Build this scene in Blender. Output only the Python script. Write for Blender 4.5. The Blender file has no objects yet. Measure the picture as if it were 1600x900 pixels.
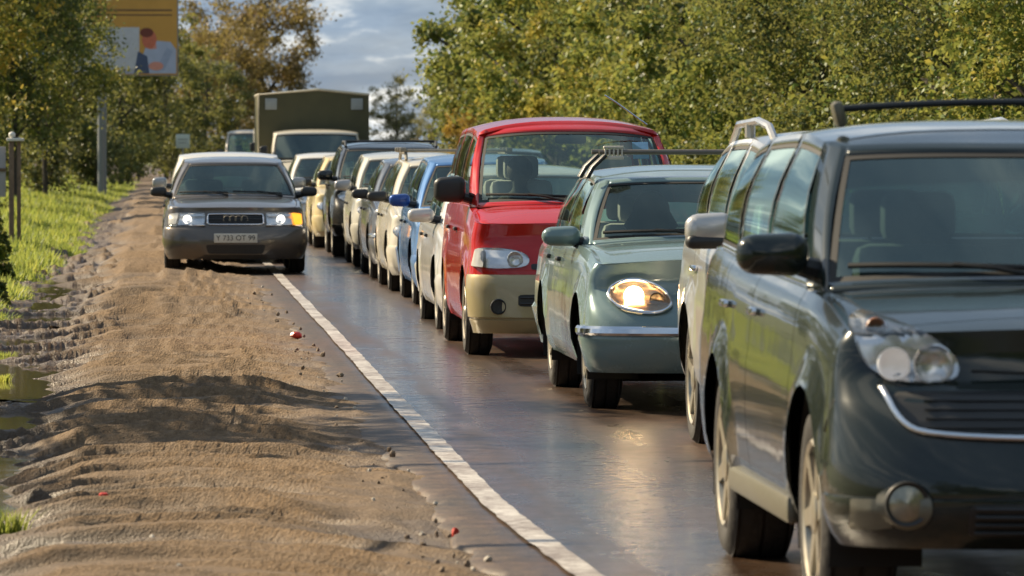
import bpy, bmesh, math, random
import numpy as np
from mathutils import Vector, Matrix
from mathutils.bvhtree import BVHTree
R = math.radians
random.seed(7)
rng = np.random.default_rng(11)
sc = bpy.context.scene
COL = sc.collection

# ------------------------------------------------------------------ camera
# A standing photographer on the muddy shoulder with a long lens.
cam_d = bpy.data.cameras.new('camera')
cam = bpy.data.objects.new('camera', cam_d); COL.objects.link(cam)
cam.location = (0, 0, 1.6)
cam.rotation_euler = (R(90 - 1.573), 0, R(-3.86))
cam_d.sensor_width = 36.0
cam_d.lens = 187.4
cam_d.clip_end = 6000
cam_d.dof.use_dof = True
cam_d.dof.focus_distance = 37.0
cam_d.dof.aperture_fstop = 8.5
sc.camera = cam

# ------------------------------------------------------------------ world, sun, exposure
SUN_AZ = R(-56)      # clockwise from +Y
SUN_EL = R(34)
w = bpy.data.worlds.new('World'); sc.world = w; w.use_nodes = True
nt = w.node_tree; nt.nodes.clear()
def wn(t, **k):
    n = nt.nodes.new(t)
    for a, b in k.items(): setattr(n, a, b)
    return n
out = wn('ShaderNodeOutputWorld'); bg = wn('ShaderNodeBackground')
sky = wn('ShaderNodeTexSky', sky_type='NISHITA', sun_disc=False, sun_elevation=SUN_EL, sun_rotation=SUN_AZ)
sky.air_density = 1.0; sky.dust_density = 1.0
tc = wn('ShaderNodeTexCoord'); sep = wn('ShaderNodeSeparateXYZ')
nt.links.new(tc.outputs['Generated'], sep.inputs[0])
mx = wn('ShaderNodeMath', operation='MAXIMUM'); mx.inputs[1].default_value = 0.0
ad = wn('ShaderNodeMath', operation='ADD'); ad.inputs[1].default_value = 0.035
nt.links.new(sep.outputs[2], mx.inputs[0]); nt.links.new(mx.outputs[0], ad.inputs[0])
dv = wn('ShaderNodeVectorMath', operation='DIVIDE')
cb = wn('ShaderNodeCombineXYZ')
for i in range(3): nt.links.new(ad.outputs[0], cb.inputs[i])
nt.links.new(tc.outputs['Generated'], dv.inputs[0]); nt.links.new(cb.outputs[0], dv.inputs[1])
mp = wn('ShaderNodeMapping'); mp.inputs['Scale'].default_value = (1.5, .28, 0.0); mp.inputs['Location'].default_value = (7.9, 4.4, 0)
nt.links.new(dv.outputs[0], mp.inputs[0])
n1 = wn('ShaderNodeTexNoise'); n1.inputs['Scale'].default_value = 1.0; n1.inputs['Detail'].default_value = 7; n1.inputs['Roughness'].default_value = .55
nt.links.new(mp.outputs[0], n1.inputs['Vector'])
cr = wn('ShaderNodeValToRGB')
cr.color_ramp.elements[0].position = .40; cr.color_ramp.elements[0].color = (1.6, 2.3, 3.3, 1)
cr.color_ramp.elements[1].position = .69; cr.color_ramp.elements[1].color = (12.5, 12., 10.8, 1)
e = cr.color_ramp.elements.new(.52); e.color = (2.6, 3.4, 4.4, 1)
nt.links.new(n1.outputs['Fac'], cr.inputs[0])
n2 = wn('ShaderNodeTexNoise'); n2.inputs['Scale'].default_value = .45; n2.inputs['Detail'].default_value = 5
nt.links.new(mp.outputs[0], n2.inputs['Vector'])
r2 = wn('ShaderNodeValToRGB'); r2.color_ramp.elements[0].position = .36; r2.color_ramp.elements[1].position = .56
r2.color_ramp.elements[0].color = (.62, .62, .62, 1); r2.color_ramp.elements[1].color = (.95, .95, .95, 1)
nt.links.new(n2.outputs['Fac'], r2.inputs[0])
mix = wn('ShaderNodeMix', data_type='RGBA')
nt.links.new(r2.outputs[0], mix.inputs[0]); nt.links.new(sky.outputs[0], mix.inputs[6]); nt.links.new(cr.outputs[0], mix.inputs[7])
nt.links.new(mix.outputs[2], bg.inputs[0]); bg.inputs[1].default_value = 0.066
nt.links.new(bg.outputs[0], out.inputs[0])

sun_d = bpy.data.lights.new('sun', 'SUN'); sun = bpy.data.objects.new('sun', sun_d); COL.objects.link(sun)
sun_d.energy = 5.0; sun_d.angle = R(.53); sun_d.color = (1.0, .83, .58)
sv = Vector((math.sin(SUN_AZ)*math.cos(SUN_EL), math.cos(SUN_AZ)*math.cos(SUN_EL), math.sin(SUN_EL)))
sun.rotation_euler = (-sv).to_track_quat('-Z', 'Y').to_euler()
sun.location = (-40, 40, 60)

sc.view_settings.view_transform = 'Standard'; sc.view_settings.look = 'None'
sc.view_settings.exposure = 1.0; sc.view_settings.gamma = 1.0
sc.view_settings.use_curve_mapping = False
sc.render.engine = 'CYCLES'
sc.cycles.use_denoising = True
sc.cycles.max_bounces = 8; sc.cycles.transparent_max_bounces = 16; sc.cycles.glossy_bounces = 4
sc.cycles.caustics_reflective = False; sc.cycles.caustics_refractive = False
sc.cycles.sample_clamp_indirect = 6

# ------------------------------------------------------------------ materials
MATS = {}
def newmat(name):
    m = bpy.data.materials.new(name); m.use_nodes = True; m.node_tree.nodes.clear()
    return m, m.node_tree
def N(t, typ, ins=None, **k):
    n = t.nodes.new(typ)
    for a, b in k.items(): setattr(n, a, b)
    if ins:
        for a, b in ins.items():
            s = n.inputs[a]
            if isinstance(b, bpy.types.NodeSocket): t.links.new(b, s)
            else: s.default_value = b
    return n
def ramp(t, fac, stops):
    n = t.nodes.new('ShaderNodeValToRGB'); cr_ = n.color_ramp
    while len(cr_.elements) < len(stops): cr_.elements.new(.5)
    for e_, (p, c) in zip(cr_.elements, stops):
        e_.position = p; e_.color = (c, c, c, 1) if isinstance(c, (int, float)) else (*c, 1)
    t.links.new(fac, n.inputs[0]); return n.outputs[0]
def mixc(t, f, a, b, blend='MIX'):
    n = t.nodes.new('ShaderNodeMix'); n.data_type = 'RGBA'; n.blend_type = blend
    for i, v in ((0, f), (6, a), (7, b)):
        if isinstance(v, bpy.types.NodeSocket): t.links.new(v, n.inputs[i])
        elif i == 0: n.inputs[0].default_value = v
        else: n.inputs[i].default_value = (*v, 1)
    return n.outputs[2]
def math_(t, op, a, b=None):
    n = t.nodes.new('ShaderNodeMath'); n.operation = op
    for i, v in ((0, a), (1, b)):
        if v is None: continue
        if isinstance(v, bpy.types.NodeSocket): t.links.new(v, n.inputs[i])
        else: n.inputs[i].default_value = v
    return n.outputs[0]
def outp(t, sh): 
    o = t.nodes.new('ShaderNodeOutputMaterial'); t.links.new(sh, o.inputs[0])
def simple(name, col, rough=.5, metal=0.0, noise=.15, scale=20, emit=None, es=0, coat=0, bump=0):
    if name in MATS: return MATS[name]
    m, t = newmat(name)
    c = N(t, 'ShaderNodeTexCoord').outputs['Object']
    n = N(t, 'ShaderNodeTexNoise', {'Vector': c, 'Scale': scale, 'Detail': 5.0})
    a = tuple(v*(1-noise) for v in col); b = tuple(min(1, v*(1+noise)) for v in col)
    cc = mixc(t, n.outputs['Fac'], a, b)
    p = N(t, 'ShaderNodeBsdfPrincipled', {'Base Color': cc, 'Roughness': rough, 'Metallic': metal, 'Coat Weight': coat})
    if bump:
        bn = N(t, 'ShaderNodeBump', {'Height': n.outputs['Fac'], 'Strength': bump, 'Distance': .02}); t.links.new(bn.outputs[0], p.inputs['Normal'])
    if emit: p.inputs['Emission Color'].default_value = (*emit, 1); p.inputs['Emission Strength'].default_value = es
    outp(t, p.outputs[0]); MATS[name] = m; return m
def paint(name, col, metal=.35, rough=.32, dirt=.55, coat=.9):
    m, t = newmat(name)
    c = N(t, 'ShaderNodeTexCoord').outputs['Object']
    s = N(t, 'ShaderNodeSeparateXYZ', {0: c})
    n = N(t, 'ShaderNodeTexNoise', {'Vector': c, 'Scale': 5.0, 'Detail': 8.0, 'Roughness': .65})
    h = N(t, 'ShaderNodeMapRange', {'Value': s.outputs[2], 'From Min': .15, 'From Max': .85, 'To Min': 1.0, 'To Max': 0.12})
    f = ramp(t, n.outputs['Fac'], [(.35, 0.0), (.68, 1.0)])
    f2 = math_(t, 'MULTIPLY', math_(t, 'MULTIPLY', f, h.outputs[0]), dirt)
    cc = mixc(t, f2, col, (.20, .15, .10))
    rr = N(t, 'ShaderNodeMapRange', {'Value': f2, 'To Min': rough, 'To Max': .75}).outputs[0]
    mm = N(t, 'ShaderNodeMapRange', {'Value': f2, 'To Min': metal, 'To Max': 0.0}).outputs[0]
    ct = N(t, 'ShaderNodeMapRange', {'Value': f2, 'To Min': coat, 'To Max': 0.1}).outputs[0]
    fl = N(t, 'ShaderNodeTexNoise', {'Vector': c, 'Scale': 2.2, 'Detail': 2.0})
    bn = N(t, 'ShaderNodeBump', {'Height': fl.outputs['Fac'], 'Strength': .03, 'Distance': .05})
    p = N(t, 'ShaderNodeBsdfPrincipled', {'Base Color': cc, 'Roughness': rr, 'Metallic': mm, 'Coat Weight': ct, 'Specular IOR Level': .15, 'Coat Roughness': .05, 'Coat Normal': bn.outputs[0]})
    outp(t, p.outputs[0]); return m
def glassmat(name, tint=(.50, .60, .57), refl=.12, gl=(.80, 1, .96)):
    m, t = newmat(name)
    c = N(t, 'ShaderNodeTexCoord').outputs['Object']
    n = N(t, 'ShaderNodeTexNoise', {'Vector': c, 'Scale': 3.0, 'Detail': 4.0})
    tr = N(t, 'ShaderNodeBsdfTransparent', {'Color': (*tint, 1)})
    g = N(t, 'ShaderNodeBsdfGlossy', {'Color': (*gl, 1), 'Roughness': .03})
    fr = N(t, 'ShaderNodeFresnel', {'IOR': 1.5})
    f = N(t, 'ShaderNodeMapRange', {'Value': fr.outputs[0], 'From Min': .0, 'From Max': 1.0, 'To Min': refl, 'To Max': .95})
    d = N(t, 'ShaderNodeBsdfDiffuse', {'Color': (.25, .31, .28, 1)})
    dm = N(t, 'ShaderNodeMixShader', {0: math_(t, 'MULTIPLY', n.outputs['Fac'], .07), 1: tr.outputs[0], 2: d.outputs[0]})
    ms = N(t, 'ShaderNodeMixShader', {0: f.outputs[0], 1: dm.outputs[0], 2: g.outputs[0]})
    outp(t, ms.outputs[0]); return m
M = {}
M['glass'] = glassmat('tinted_car_glass', (.40, .58, .53), .05)
M['glass_dark'] = glassmat('dark_car_glass', (.22, .27, .27), .08)
M['lens'] = glassmat('headlight_glass', (.95, .95, .95), .04, (1, 1, 1))
M['glass_clear'] = glassmat('clear_car_glass', (.74, .84, .79), .04)
M['rubber'] = simple('black_rubber', (.012, .012, .012), .7)
M['tyre'] = simple('tyre_rubber', (.022, .020, .018), .8, 0, .5, 30, bump=.3)
M['alloy'] = simple('alloy_rim', (.42, .38, .30), .35, .75, .3, 25)
M['steel'] = simple('painted_steel_rim', (.26, .23, .18), .45, .5, .3, 25)
M['chrome'] = simple('chrome', (.75, .76, .78), .12, 1.0, .05)
M['reflector'] = simple('lamp_reflector', (.85, .84, .83), .16, .75, .08, 40)
M['reflector_warm'] = simple('warm_lamp_reflector', (.42, .31, .20), .25, .7, .25, 40)
M['plastic'] = simple('black_plastic', (.018, .019, .020), .45, 0, .2)
M['interior'] = simple('dark_interior', (.105, .105, .098), .8, 0, .3)
M['seat'] = simple('seat_fabric', (.105, .105, .10), .9, 0, .3)
M['under'] = simple('underbody_black', (.010, .009, .008), .85)
M['amber'] = simple('amber_lens', (.85, .32, .03), .25, 0, .1)
M['amber_on'] = simple('lit_amber_lens', (.9, .4, .05), .3, 0, .05, emit=(1, .36, .02), es=.9)
M['lamp_on'] = simple('lit_headlamp', (1, .95, .85), .3, 0, .02, emit=(1, .70, .36), es=34)
M['lamp_white'] = simple('lit_white_headlamp', (1, .97, .92), .3, 0, .02, emit=(1, .93, .80), es=1.1)
M['lamp_glint_glow'] = simple('headlamp_glint_glow', (1, .97, .92), .3, 0, .02, emit=(1, .93, .88), es=.12)  # faint glow put in for the bright glint in the SUV's clear reflector
M['plate'] = simple('number_plate', (.62, .59, .50), .5, 0, .15, 60)
M['ink'] = simple('plate_ink', (.03, .03, .025), .6)

# ------------------------------------------------------------------ object helpers
def tag(o, label=None, cat=None, group=None, kind=None):
    if label: o['label'] = label
    if cat: o['category'] = cat
    if group: o['group'] = group
    if kind: o['kind'] = kind
    return o
def empty(name, loc, label, cat, group=None, rz=0):
    o = bpy.data.objects.new(name, None); COL.objects.link(o)
    o.location = loc; o.rotation_euler = (0, 0, rz); o.empty_display_size = .2
    return tag(o, label, cat, group)
def mesh_obj(name, V, F, mat, parent=None, smooth=True, sharp=35):
    me = bpy.data.meshes.new(name)
    me.from_pydata([tuple(v) for v in V], [], F); me.validate(); me.update()
    return link_mesh(name, me, mat, parent, smooth, sharp)
def link_mesh(name, me, mat, parent=None, smooth=True, sharp=35):
    o = bpy.data.objects.new(name, me); COL.objects.link(o)
    if mat: me.materials.append(mat)
    if smooth and len(me.polygons):
        me.polygons.foreach_set('use_smooth', [True]*len(me.polygons))
        if sharp: me.set_sharp_from_angle(angle=R(sharp))
    if parent: o.parent = parent
    return o
def np_mesh(name, V, quads=None, tris=None):
    me = bpy.data.meshes.new(name)
    V = np.asarray(V, np.float32)
    me.vertices.add(len(V)); me.vertices.foreach_set('co', V.ravel())
    F = quads if quads is not None else tris
    k = F.shape[1]
    me.loops.add(F.size); me.loops.foreach_set('vertex_index', F.astype(np.int32).ravel())
    me.polygons.add(len(F)); me.polygons.foreach_set('loop_start', np.arange(0, F.size, k, dtype=np.int32))
    me.polygons.foreach_set('loop_total', np.full(len(F), k, dtype=np.int32))
    me.update(calc_edges=True); me.validate(); return me
class B:
    """collects shapes into one bmesh"""
    def __init__(s): s.bm = bmesh.new()
    def box(s, c, size, bev=0, rot=None, seg=2):
        r = bmesh.ops.create_cube(s.bm, size=1.0); vs = r['verts']
        bmesh.ops.scale(s.bm, vec=size, verts=vs)
        if bev:
            es = list({e_ for v in vs for e_ in v.link_edges})
            rr = bmesh.ops.bevel(s.bm, geom=es, offset=bev, segments=seg, affect='EDGES', profile=.5)
            vs = list({v for f in rr['faces'] for v in f.verts} | {v for v in vs if v.is_valid})
        if rot is not None: bmesh.ops.rotate(s.bm, verts=vs, cent=(0, 0, 0), matrix=rot)
        bmesh.ops.translate(s.bm, vec=c, verts=vs); return s
    def tube(s, pts, rad, n=8, cap=True):
        pts = [Vector(p) for p in pts]; rings = []
        rads = rad if isinstance(rad, (list, tuple)) else [rad]*len(pts)
        for i, p in enumerate(pts):
            d = (pts[min(i+1, len(pts)-1)] - pts[max(i-1, 0)]).normalized()
            a = d.orthogonal() if abs(d.z) > .95 else d.cross(Vector((0, 0, 1)))
            a.normalize(); b = d.cross(a)
            rings.append([s.bm.verts.new(p + rads[i]*(a*math.cos(2*math.pi*k/n) + b*math.sin(2*math.pi*k/n))) for k in range(n)])
        for i in range(len(rings)-1):
            for k in range(n): s.bm.faces.new((rings[i][k], rings[i][(k+1) % n], rings[i+1][(k+1) % n], rings[i+1][k]))
        if cap: s.bm.faces.new(rings[0][::-1]); s.bm.faces.new(rings[-1])
        return s
    def lathe(s, prof, n=32, axis='X', c=(0, 0, 0)):
        """prof: (axial, radius)"""
        rings = []
        for a, r in prof:
            rg = []
            for k in range(n):
                t = 2*math.pi*k/n; u, v_ = r*math.cos(t), r*math.sin(t)
                p = (a, u, v_) if axis == 'X' else ((u, a, v_) if axis == 'Y' else (u, v_, a))
                rg.append(s.bm.verts.new(Vector(p) + Vector(c)))
            rings.append(rg)
        for i in range(len(rings)-1):
            for k in range(n): s.bm.faces.new((rings[i][k], rings[i][(k+1) % n], rings[i+1][(k+1) % n], rings[i+1][k]))
        return s
    def disc(s, c, r, n=20, axis='Y', bulge=.0):
        ctr = s.bm.verts.new(Vector(c) + (Vector((0, -bulge, 0)) if axis == 'Y' else Vector((0, 0, bulge))))
        vs = []
        for k in range(n):
            t = 2*math.pi*k/n
            vs.append(s.bm.verts.new(Vector(c) + (Vector((r*math.cos(t), 0, r*math.sin(t))) if axis == 'Y' else Vector((r*math.cos(t), r*math.sin(t), 0)))))
        for k in range(n): s.bm.faces.new((ctr, vs[k], vs[(k+1) % n]))
        return s
    def ball(s, c, size, sub=2):
        r = bmesh.ops.create_icosphere(s.bm, subdivisions=sub, radius=1.0); vs = r['verts']
        bmesh.ops.scale(s.bm, vec=size, verts=vs); bmesh.ops.translate(s.bm, vec=c, verts=vs); return s
    def mesh(s, name):
        bmesh.ops.recalc_face_normals(s.bm, faces=s.bm.faces[:])
        me = bpy.data.meshes.new(name); s.bm.to_mesh(me); s.bm.free(); return me
    def build(s, name, mat, parent=None, smooth=True, sharp=40):
        return link_mesh(name, s.mesh(name), mat, parent, smooth, sharp)
def text_mesh(name, txt, size, mat, parent, mtx, extrude=.001):
    cu = bpy.data.curves.new(name, 'FONT'); cu.body = txt; cu.size = size; cu.align_x = 'CENTER'; cu.align_y = 'CENTER'; cu.extrude = extrude
    o = bpy.data.objects.new(name, cu); COL.objects.link(o)
    dg = bpy.context.evaluated_depsgraph_get(); me = bpy.data.meshes.new_from_object(o.evaluated_get(dg))
    bpy.data.objects.remove(o); me.transform(mtx); me.materials.clear()
    return link_mesh(name, me, mat, parent, False)
def curve(pts):
    xs = np.array([p[0] for p in pts], float); ys = np.array([p[1] for p in pts], float)
    h = np.diff(xs); d = np.diff(ys)/h; m = np.zeros(len(xs)); m[0] = d[0]; m[-1] = d[-1]
    for i in range(1, len(xs)-1):
        m[i] = 0 if d[i-1]*d[i] <= 0 else 2*d[i-1]*d[i]/(d[i-1]+d[i])
    def f(x):
        x = min(max(x, xs[0]), xs[-1]); i = min(int(np.searchsorted(xs, x, 'right')) - 1, len(xs)-2); i = max(i, 0)
        t = (x-xs[i])/h[i]; t2, t3 = t*t, t*t*t
        return float((2*t3-3*t2+1)*ys[i] + (t3-2*t2+t)*h[i]*m[i] + (-2*t3+3*t2)*ys[i+1] + (t3-t2)*h[i]*m[i+1])
    return f
# numpy value noise
_perm = rng.random((256, 256))
def vnoise(x, y):
    xi = np.floor(x).astype(int); yi = np.floor(y).astype(int); fx = x-xi; fy = y-yi
    fx = fx*fx*fx*(fx*(fx*6-15)+10); fy = fy*fy*fy*(fy*(fy*6-15)+10)
    g = lambda a, b: _perm[a & 255, b & 255]
    return (g(xi, yi)*(1-fx)+g(xi+1, yi)*fx)*(1-fy) + (g(xi, yi+1)*(1-fx)+g(xi+1, yi+1)*fx)*fy - .5
def fbm(x, y, o=4):
    s = 0; a = 1.0
    for k in range(o): s = s + a*vnoise(x*2**k+17.3*k, y*2**k+9.1*k); a *= .5
    return s
# ------------------------------------------------------------------ terrain, road, shoulder
def cshift(y): return -.0005*np.maximum(0, np.asarray(y, float)-220)**2
def grid_faces(nr, nc):
    i = np.arange(nr-1)[:, None]; j = np.arange(nc-1)[None, :]
    a = i*nc+j
    return np.stack([a, a+1, a+nc+1, a+nc], -1).reshape(-1, 4)
def ground_z(X, Y):
    Xr = X - cshift(Y)
    n = fbm(X*.35, Y*.12, 4)
    left = np.clip((-Xr-1.15)/1.6, 0, 1)
    right = np.clip((Xr-8.8)/3.0, 0, 1)
    z = -.16 + left*(.24 + .10*n) + right*(.35+.15*n)
    return z + np.clip((-Xr-6)/30, 0, 1)*.5
def smooth01(x): x = np.clip(x, 0, 1); return x*x*(3-2*x)
def dirt_z(X, Y):
    n = fbm(X*.9+3, Y*.45, 4); m = fbm(X*3.1, Y*2.3+5, 4)
    z = 0
    # cross ripples left by tyres and rain: steeper towards the camera, gentle behind
    for lam, amp, ox, k, lo in ((3.3, .042, .5, 0, .35), (1.45, .066, .7, 40, .45), (.80, .050, 1.0, 90, .4)):
        wy = Y + lam*.8*vnoise(X*ox+8+k, Y*.25/lam+k) + .25*X + .5*X*X
        p = (wy/lam) % 1.0
        saw = np.where(p < .03, p/.03, ((1-p)/.97)**1.5)
        z = z + amp*(1+np.clip((Y-25)/45, 0, 1))*(saw-.42)*(lo + (1-lo)*smooth01((fbm(X*.8+k, Y*.30+2*k, 3)+.25)/.35))
    rub = np.abs(fbm(X*9, Y*6, 3))*smooth01((fbm(X*1.1+60, Y*.5, 3)+.05)/.3)
    prof = np.interp(X, [-2.6, -1.7, -1.15, -.75, -.35, .15, .7, 1.12, 1.3], [-.06, -.075, -.14, -.11, -.005, .022, .018, .010, -.012])
    z = z + prof + .035*n + .010*m + (.012+.045*smooth01((-X-.5)/.35))*rub
    q = smooth01((X-.62)/.45)
    z = z*(1-q) + q*(prof*.8 + .30*z - .010 + .030*fbm(X*4+9, Y*1.1, 4))
    # pothole beside the broken asphalt edge, a hollow where the near puddle lies
    z = z - .085*np.exp(-(((X-.98)/.30)**2 + ((Y-21.75)/.42)**2))
    z = z - .07*np.exp(-(((X-.95)/.35)**2 + ((Y-22.75)/.20)**2))
    return z
# ground: one sheet to the horizon
ys = np.unique(np.concatenate([[-3000, -800, -200, -60], np.arange(-30, 60, 1.0), np.arange(60, 460, 2.5), [500, 600, 800, 1500, 3500]]))
xs = np.unique(np.concatenate([[-3000, -600, -150, -80], np.arange(-50, -8, 2.0), np.arange(-8, -.5, .25), np.arange(-.5, 8.5, 1.0), np.arange(8.5, 14, .5), np.arange(14, 60, 3.0), [90, 160, 600, 3000]]))
Xg, Yg = np.meshgrid(xs, ys)
Xs = Xg + np.where(np.abs(Xg) < 70, cshift(np.minimum(Yg, 460)), 0)
Zg = ground_z(Xs, np.minimum(Yg, 460))
m, t = newmat('verge_soil_and_grass')
c = N(t, 'ShaderNodeTexCoord').outputs['Object']
n = N(t, 'ShaderNodeTexNoise', {'Vector': c, 'Scale': .8, 'Detail': 8.0, 'Roughness': .7})
n2 = N(t, 'ShaderNodeTexNoise', {'Vector': c, 'Scale': 9.0, 'Detail': 6.0})
cc = ramp(t, n.outputs['Fac'], [(.3, (.09, .075, .035)), (.5, (.085, .115, .025)), (.7, (.13, .17, .03))])
cc = mixc(t, n2.outputs['Fac'], cc, (.05, .055, .02))
p = N(t, 'ShaderNodeBsdfPrincipled', {'Base Color': cc, 'Roughness': .9, 'Normal': N(t, 'ShaderNodeBump', {'Height': n2.outputs['Fac'], 'Strength': .8, 'Distance': .08}).outputs[0]})
outp(t, p.outputs[0]); M['verge'] = m
tag(link_mesh('ground', np_mesh('ground', np.stack([Xs, Yg, Zg], -1).reshape(-1, 3), grid_faces(*Xg.shape)), M['verge'], None, True, 0), kind='structure')

# asphalt
m, t = newmat('wet_asphalt')
c = N(t, 'ShaderNodeTexCoord').outputs['Object']
sx = N(t, 'ShaderNodeSeparateXYZ', {0: c})
ms = N(t, 'ShaderNodeMapping', {'Vector': c, 'Scale': (1.6, .10, 1)})
st = N(t, 'ShaderNodeTexNoise', {'Vector': ms.outputs[0], 'Scale': 1.0, 'Detail': 6.0, 'Roughness': .6})
ms3 = N(t, 'ShaderNodeMapping', {'Vector': c, 'Scale': (.8, .35, 1)})
pt = N(t, 'ShaderNodeTexNoise', {'Vector': ms3.outputs[0], 'Scale': 1.3, 'Detail': 7.0, 'Roughness': .65})
gr = N(t, 'ShaderNodeTexVoronoi', {'Vector': c, 'Scale': 55.0})
fn = N(t, 'ShaderNodeTexNoise', {'Vector': c, 'Scale': 14.0, 'Detail': 8.0, 'Roughness': .7})
fg = N(t, 'ShaderNodeTexNoise', {'Vector': c, 'Scale': 75.0, 'Detail': 3.0, 'Roughness': .6})
base = ramp(t, math_(t, 'ADD', math_(t, 'MULTIPLY', fn.outputs['Fac'], .5), math_(t, 'MULTIPLY', fg.outputs['Fac'], .5)), [(.42, (.008, .007, .006)), (.58, (.115, .080, .056))])
mudf = ramp(t, pt.outputs['Fac'], [(.36, 0.0), (.62, 1.0)])
base = mixc(t, math_(t, 'MULTIPLY', math_(t, 'MULTIPLY', mudf, ramp(t, fg.outputs['Fac'], [(.35, .4), (.6, 1.0)])), .85), base, (.125, .064, .032))
edge = N(t, 'ShaderNodeMapRange', {'Value': sx.outputs[0], 'From Min': 1.05, 'From Max': 1.55, 'To Min': 1.0, 'To Max': 0.0})
edn = math_(t, 'MULTIPLY', edge.outputs[0], ramp(t, fn.outputs['Fac'], [(.38, .2), (.6, 1.0)]))
base = mixc(t, math_(t, 'MULTIPLY', edn, .7), base, mixc(t, ramp(t, fg.outputs['Fac'], [(.38, 0.0), (.62, 1.0)]), (.065, .048, .036), (.24, .19, .14)))
wet = math_(t, 'MULTIPLY', ramp(t, st.outputs['Fac'], [(.38, 1.0), (.62, 0.0)]), ramp(t, pt.outputs['Fac'], [(.35, 1.0), (.66, .25)]))
band = ramp(t, math_(t, 'MULTIPLY', math_(t, 'ADD', sx.outputs[0], math_(t, 'MULTIPLY', st.outputs['Fac'], .5)), .2), [(.385, 0.0), (.43, 1.0), (.49, 1.0), (.56, 0.0)])
wet = math_(t, 'MAXIMUM', wet, math_(t, 'MULTIPLY', band, ramp(t, pt.outputs['Fac'], [(.40, 1.0), (.72, .55)])))
wet = math_(t, 'MULTIPLY', wet, math_(t, 'SUBTRACT', 1.0, ramp(t, edge.outputs[0], [(.1, 0.0), (.35, 1.0)])))
mid = N(t, 'ShaderNodeTexNoise', {'Vector': c, 'Scale': 6.0, 'Detail': 5.0, 'Roughness': .7})
wet = math_(t, 'MULTIPLY', wet, ramp(t, mid.outputs['Fac'], [(.40, .62), (.54, 1.0)]))
base = mixc(t, ramp(t, mid.outputs['Fac'], [(.42, .55), (.60, 0.0)]), base, (.016, .012, .010))
rough = N(t, 'ShaderNodeMapRange', {'Value': wet, 'To Min': .50, 'To Max': .10})
rough = math_(t, 'ADD', rough.outputs[0], math_(t, 'MULTIPLY', edn, .3))
bh = math_(t, 'ADD', math_(t, 'MULTIPLY', fg.outputs['Fac'], .8), fn.outputs['Fac'])
bp = N(t, 'ShaderNodeBump', {'Height': bh, 'Strength': .38, 'Distance': .010})
bp2 = N(t, 'ShaderNodeBump', {'Height': pt.outputs['Fac'], 'Strength': .12, 'Distance': .05, 'Normal': bp.outputs[0]})
bp3 = N(t, 'ShaderNodeBump', {'Height': math_(t, 'ADD', math_(t, 'ADD', pt.outputs['Fac'], math_(t, 'MULTIPLY', fn.outputs['Fac'], .35)), math_(t, 'MULTIPLY', fg.outputs['Fac'], .16)), 'Strength': .36, 'Distance': .03})
p = N(t, 'ShaderNodeBsdfPrincipled', {'Base Color': base, 'Roughness': rough, 'Normal': bp2.outputs[0], 'Specular IOR Level': .5, 'Coat Weight': math_(t, 'MULTIPLY', wet, .9), 'Coat Roughness': .09, 'Coat Normal': bp3.outputs[0]})
outp(t, p.outputs[0]); M['asphalt'] = m
yr = np.unique(np.concatenate([np.arange(-20, 12, 2.), np.arange(12, 40, .06), np.arange(40, 90, .2), np.arange(90, 440, 2.)]))
edge_x = 1.14 + .05*np.clip((32-yr)/6, 0, 1) + .10*fbm(yr*.5, yr*0+3, 3) + .06*fbm(yr*2.6, yr*0+8, 3) + .05*np.exp(-((yr-23)/2.5)**2)
cols = [0, 0, .03, .10, .25, .6, 1.2, 2.2, 3.5, 5.0, 6.5, 7.5, 7.5]
zc = [-.14, -.016, -.004, 0, 0, .004, .008, .012, .02, .015, .008, 0, -.15]
base_x = 1.22 + .03*fbm(yr*.1, yr*0, 2)
Xr = np.stack([edge_x*1.0 if k < 2 else (edge_x+.02 if k == 2 else base_x+cc_) for k, cc_ in enumerate(cols)], 1)
Xr[:, 2] = np.minimum(Xr[:, 2], base_x+.09)
Xr[:, 0] -= .01
Yr = np.repeat(yr[:, None], len(cols), 1)
Zr = np.repeat(np.array(zc)[None, :], len(yr), 0) + .007*fbm(Xr*.7, Yr*.4, 2)
Zr[:, 1] += .008*fbm(yr*4, yr*0+1, 2)
Xr = Xr + cshift(Yr)
road = link_mesh('road', np_mesh('road', np.stack([Xr, Yr, Zr], -1).reshape(-1, 3), grid_faces(*Xr.shape)), M['asphalt'], None, True, 50)
tag(road, kind='structure')

# worn white edge line
m, t = newmat('worn_white_road_paint')
c = N(t, 'ShaderNodeTexCoord').outputs['Object']
fn = N(t, 'ShaderNodeTexNoise', {'Vector': c, 'Scale': 16.0, 'Detail': 9.0, 'Roughness': .75})
f3 = N(t, 'ShaderNodeTexNoise', {'Vector': c, 'Scale': 1.3, 'Detail': 4.0})
wf = ramp(t, math_(t, 'ADD', fn.outputs['Fac'], math_(t, 'MULTIPLY', f3.outputs['Fac'], .5)), [(.62, 0.0), (.86, 1.0)])
cc = mixc(t, wf, (.62, .58, .52), (.20, .15, .11))
p = N(t, 'ShaderNodeBsdfPrincipled', {'Base Color': cc, 'Roughness': .38, 'Normal': N(t, 'ShaderNodeBump', {'Height': fn.outputs['Fac'], 'Strength': .2, 'Distance': .01}).outputs[0]})
outp(t, p.outputs[0])
yl = np.unique(np.concatenate([np.arange(8, 40, .12), np.arange(40, 110, .4), np.arange(110, 300, 2.)]))
cx = 1.495 + .10*np.clip((24-yl)/5, 0, 1)**1.5 + .012*fbm(yl*.2, yl*0, 2)
V = []
for k, dx in enumerate((-.055, 0, .055)):
    jit = .010*fbm(yl*5+k*40, yl*0+k, 2) if k != 1 else 0
    X = cx + dx + jit + cshift(yl)
    V.append(np.stack([X, yl, .015 + .007*fbm(X*.7, yl*.4, 2) + 0*X], -1))
V = np.stack(V, 1).reshape(-1, 3)
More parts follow.
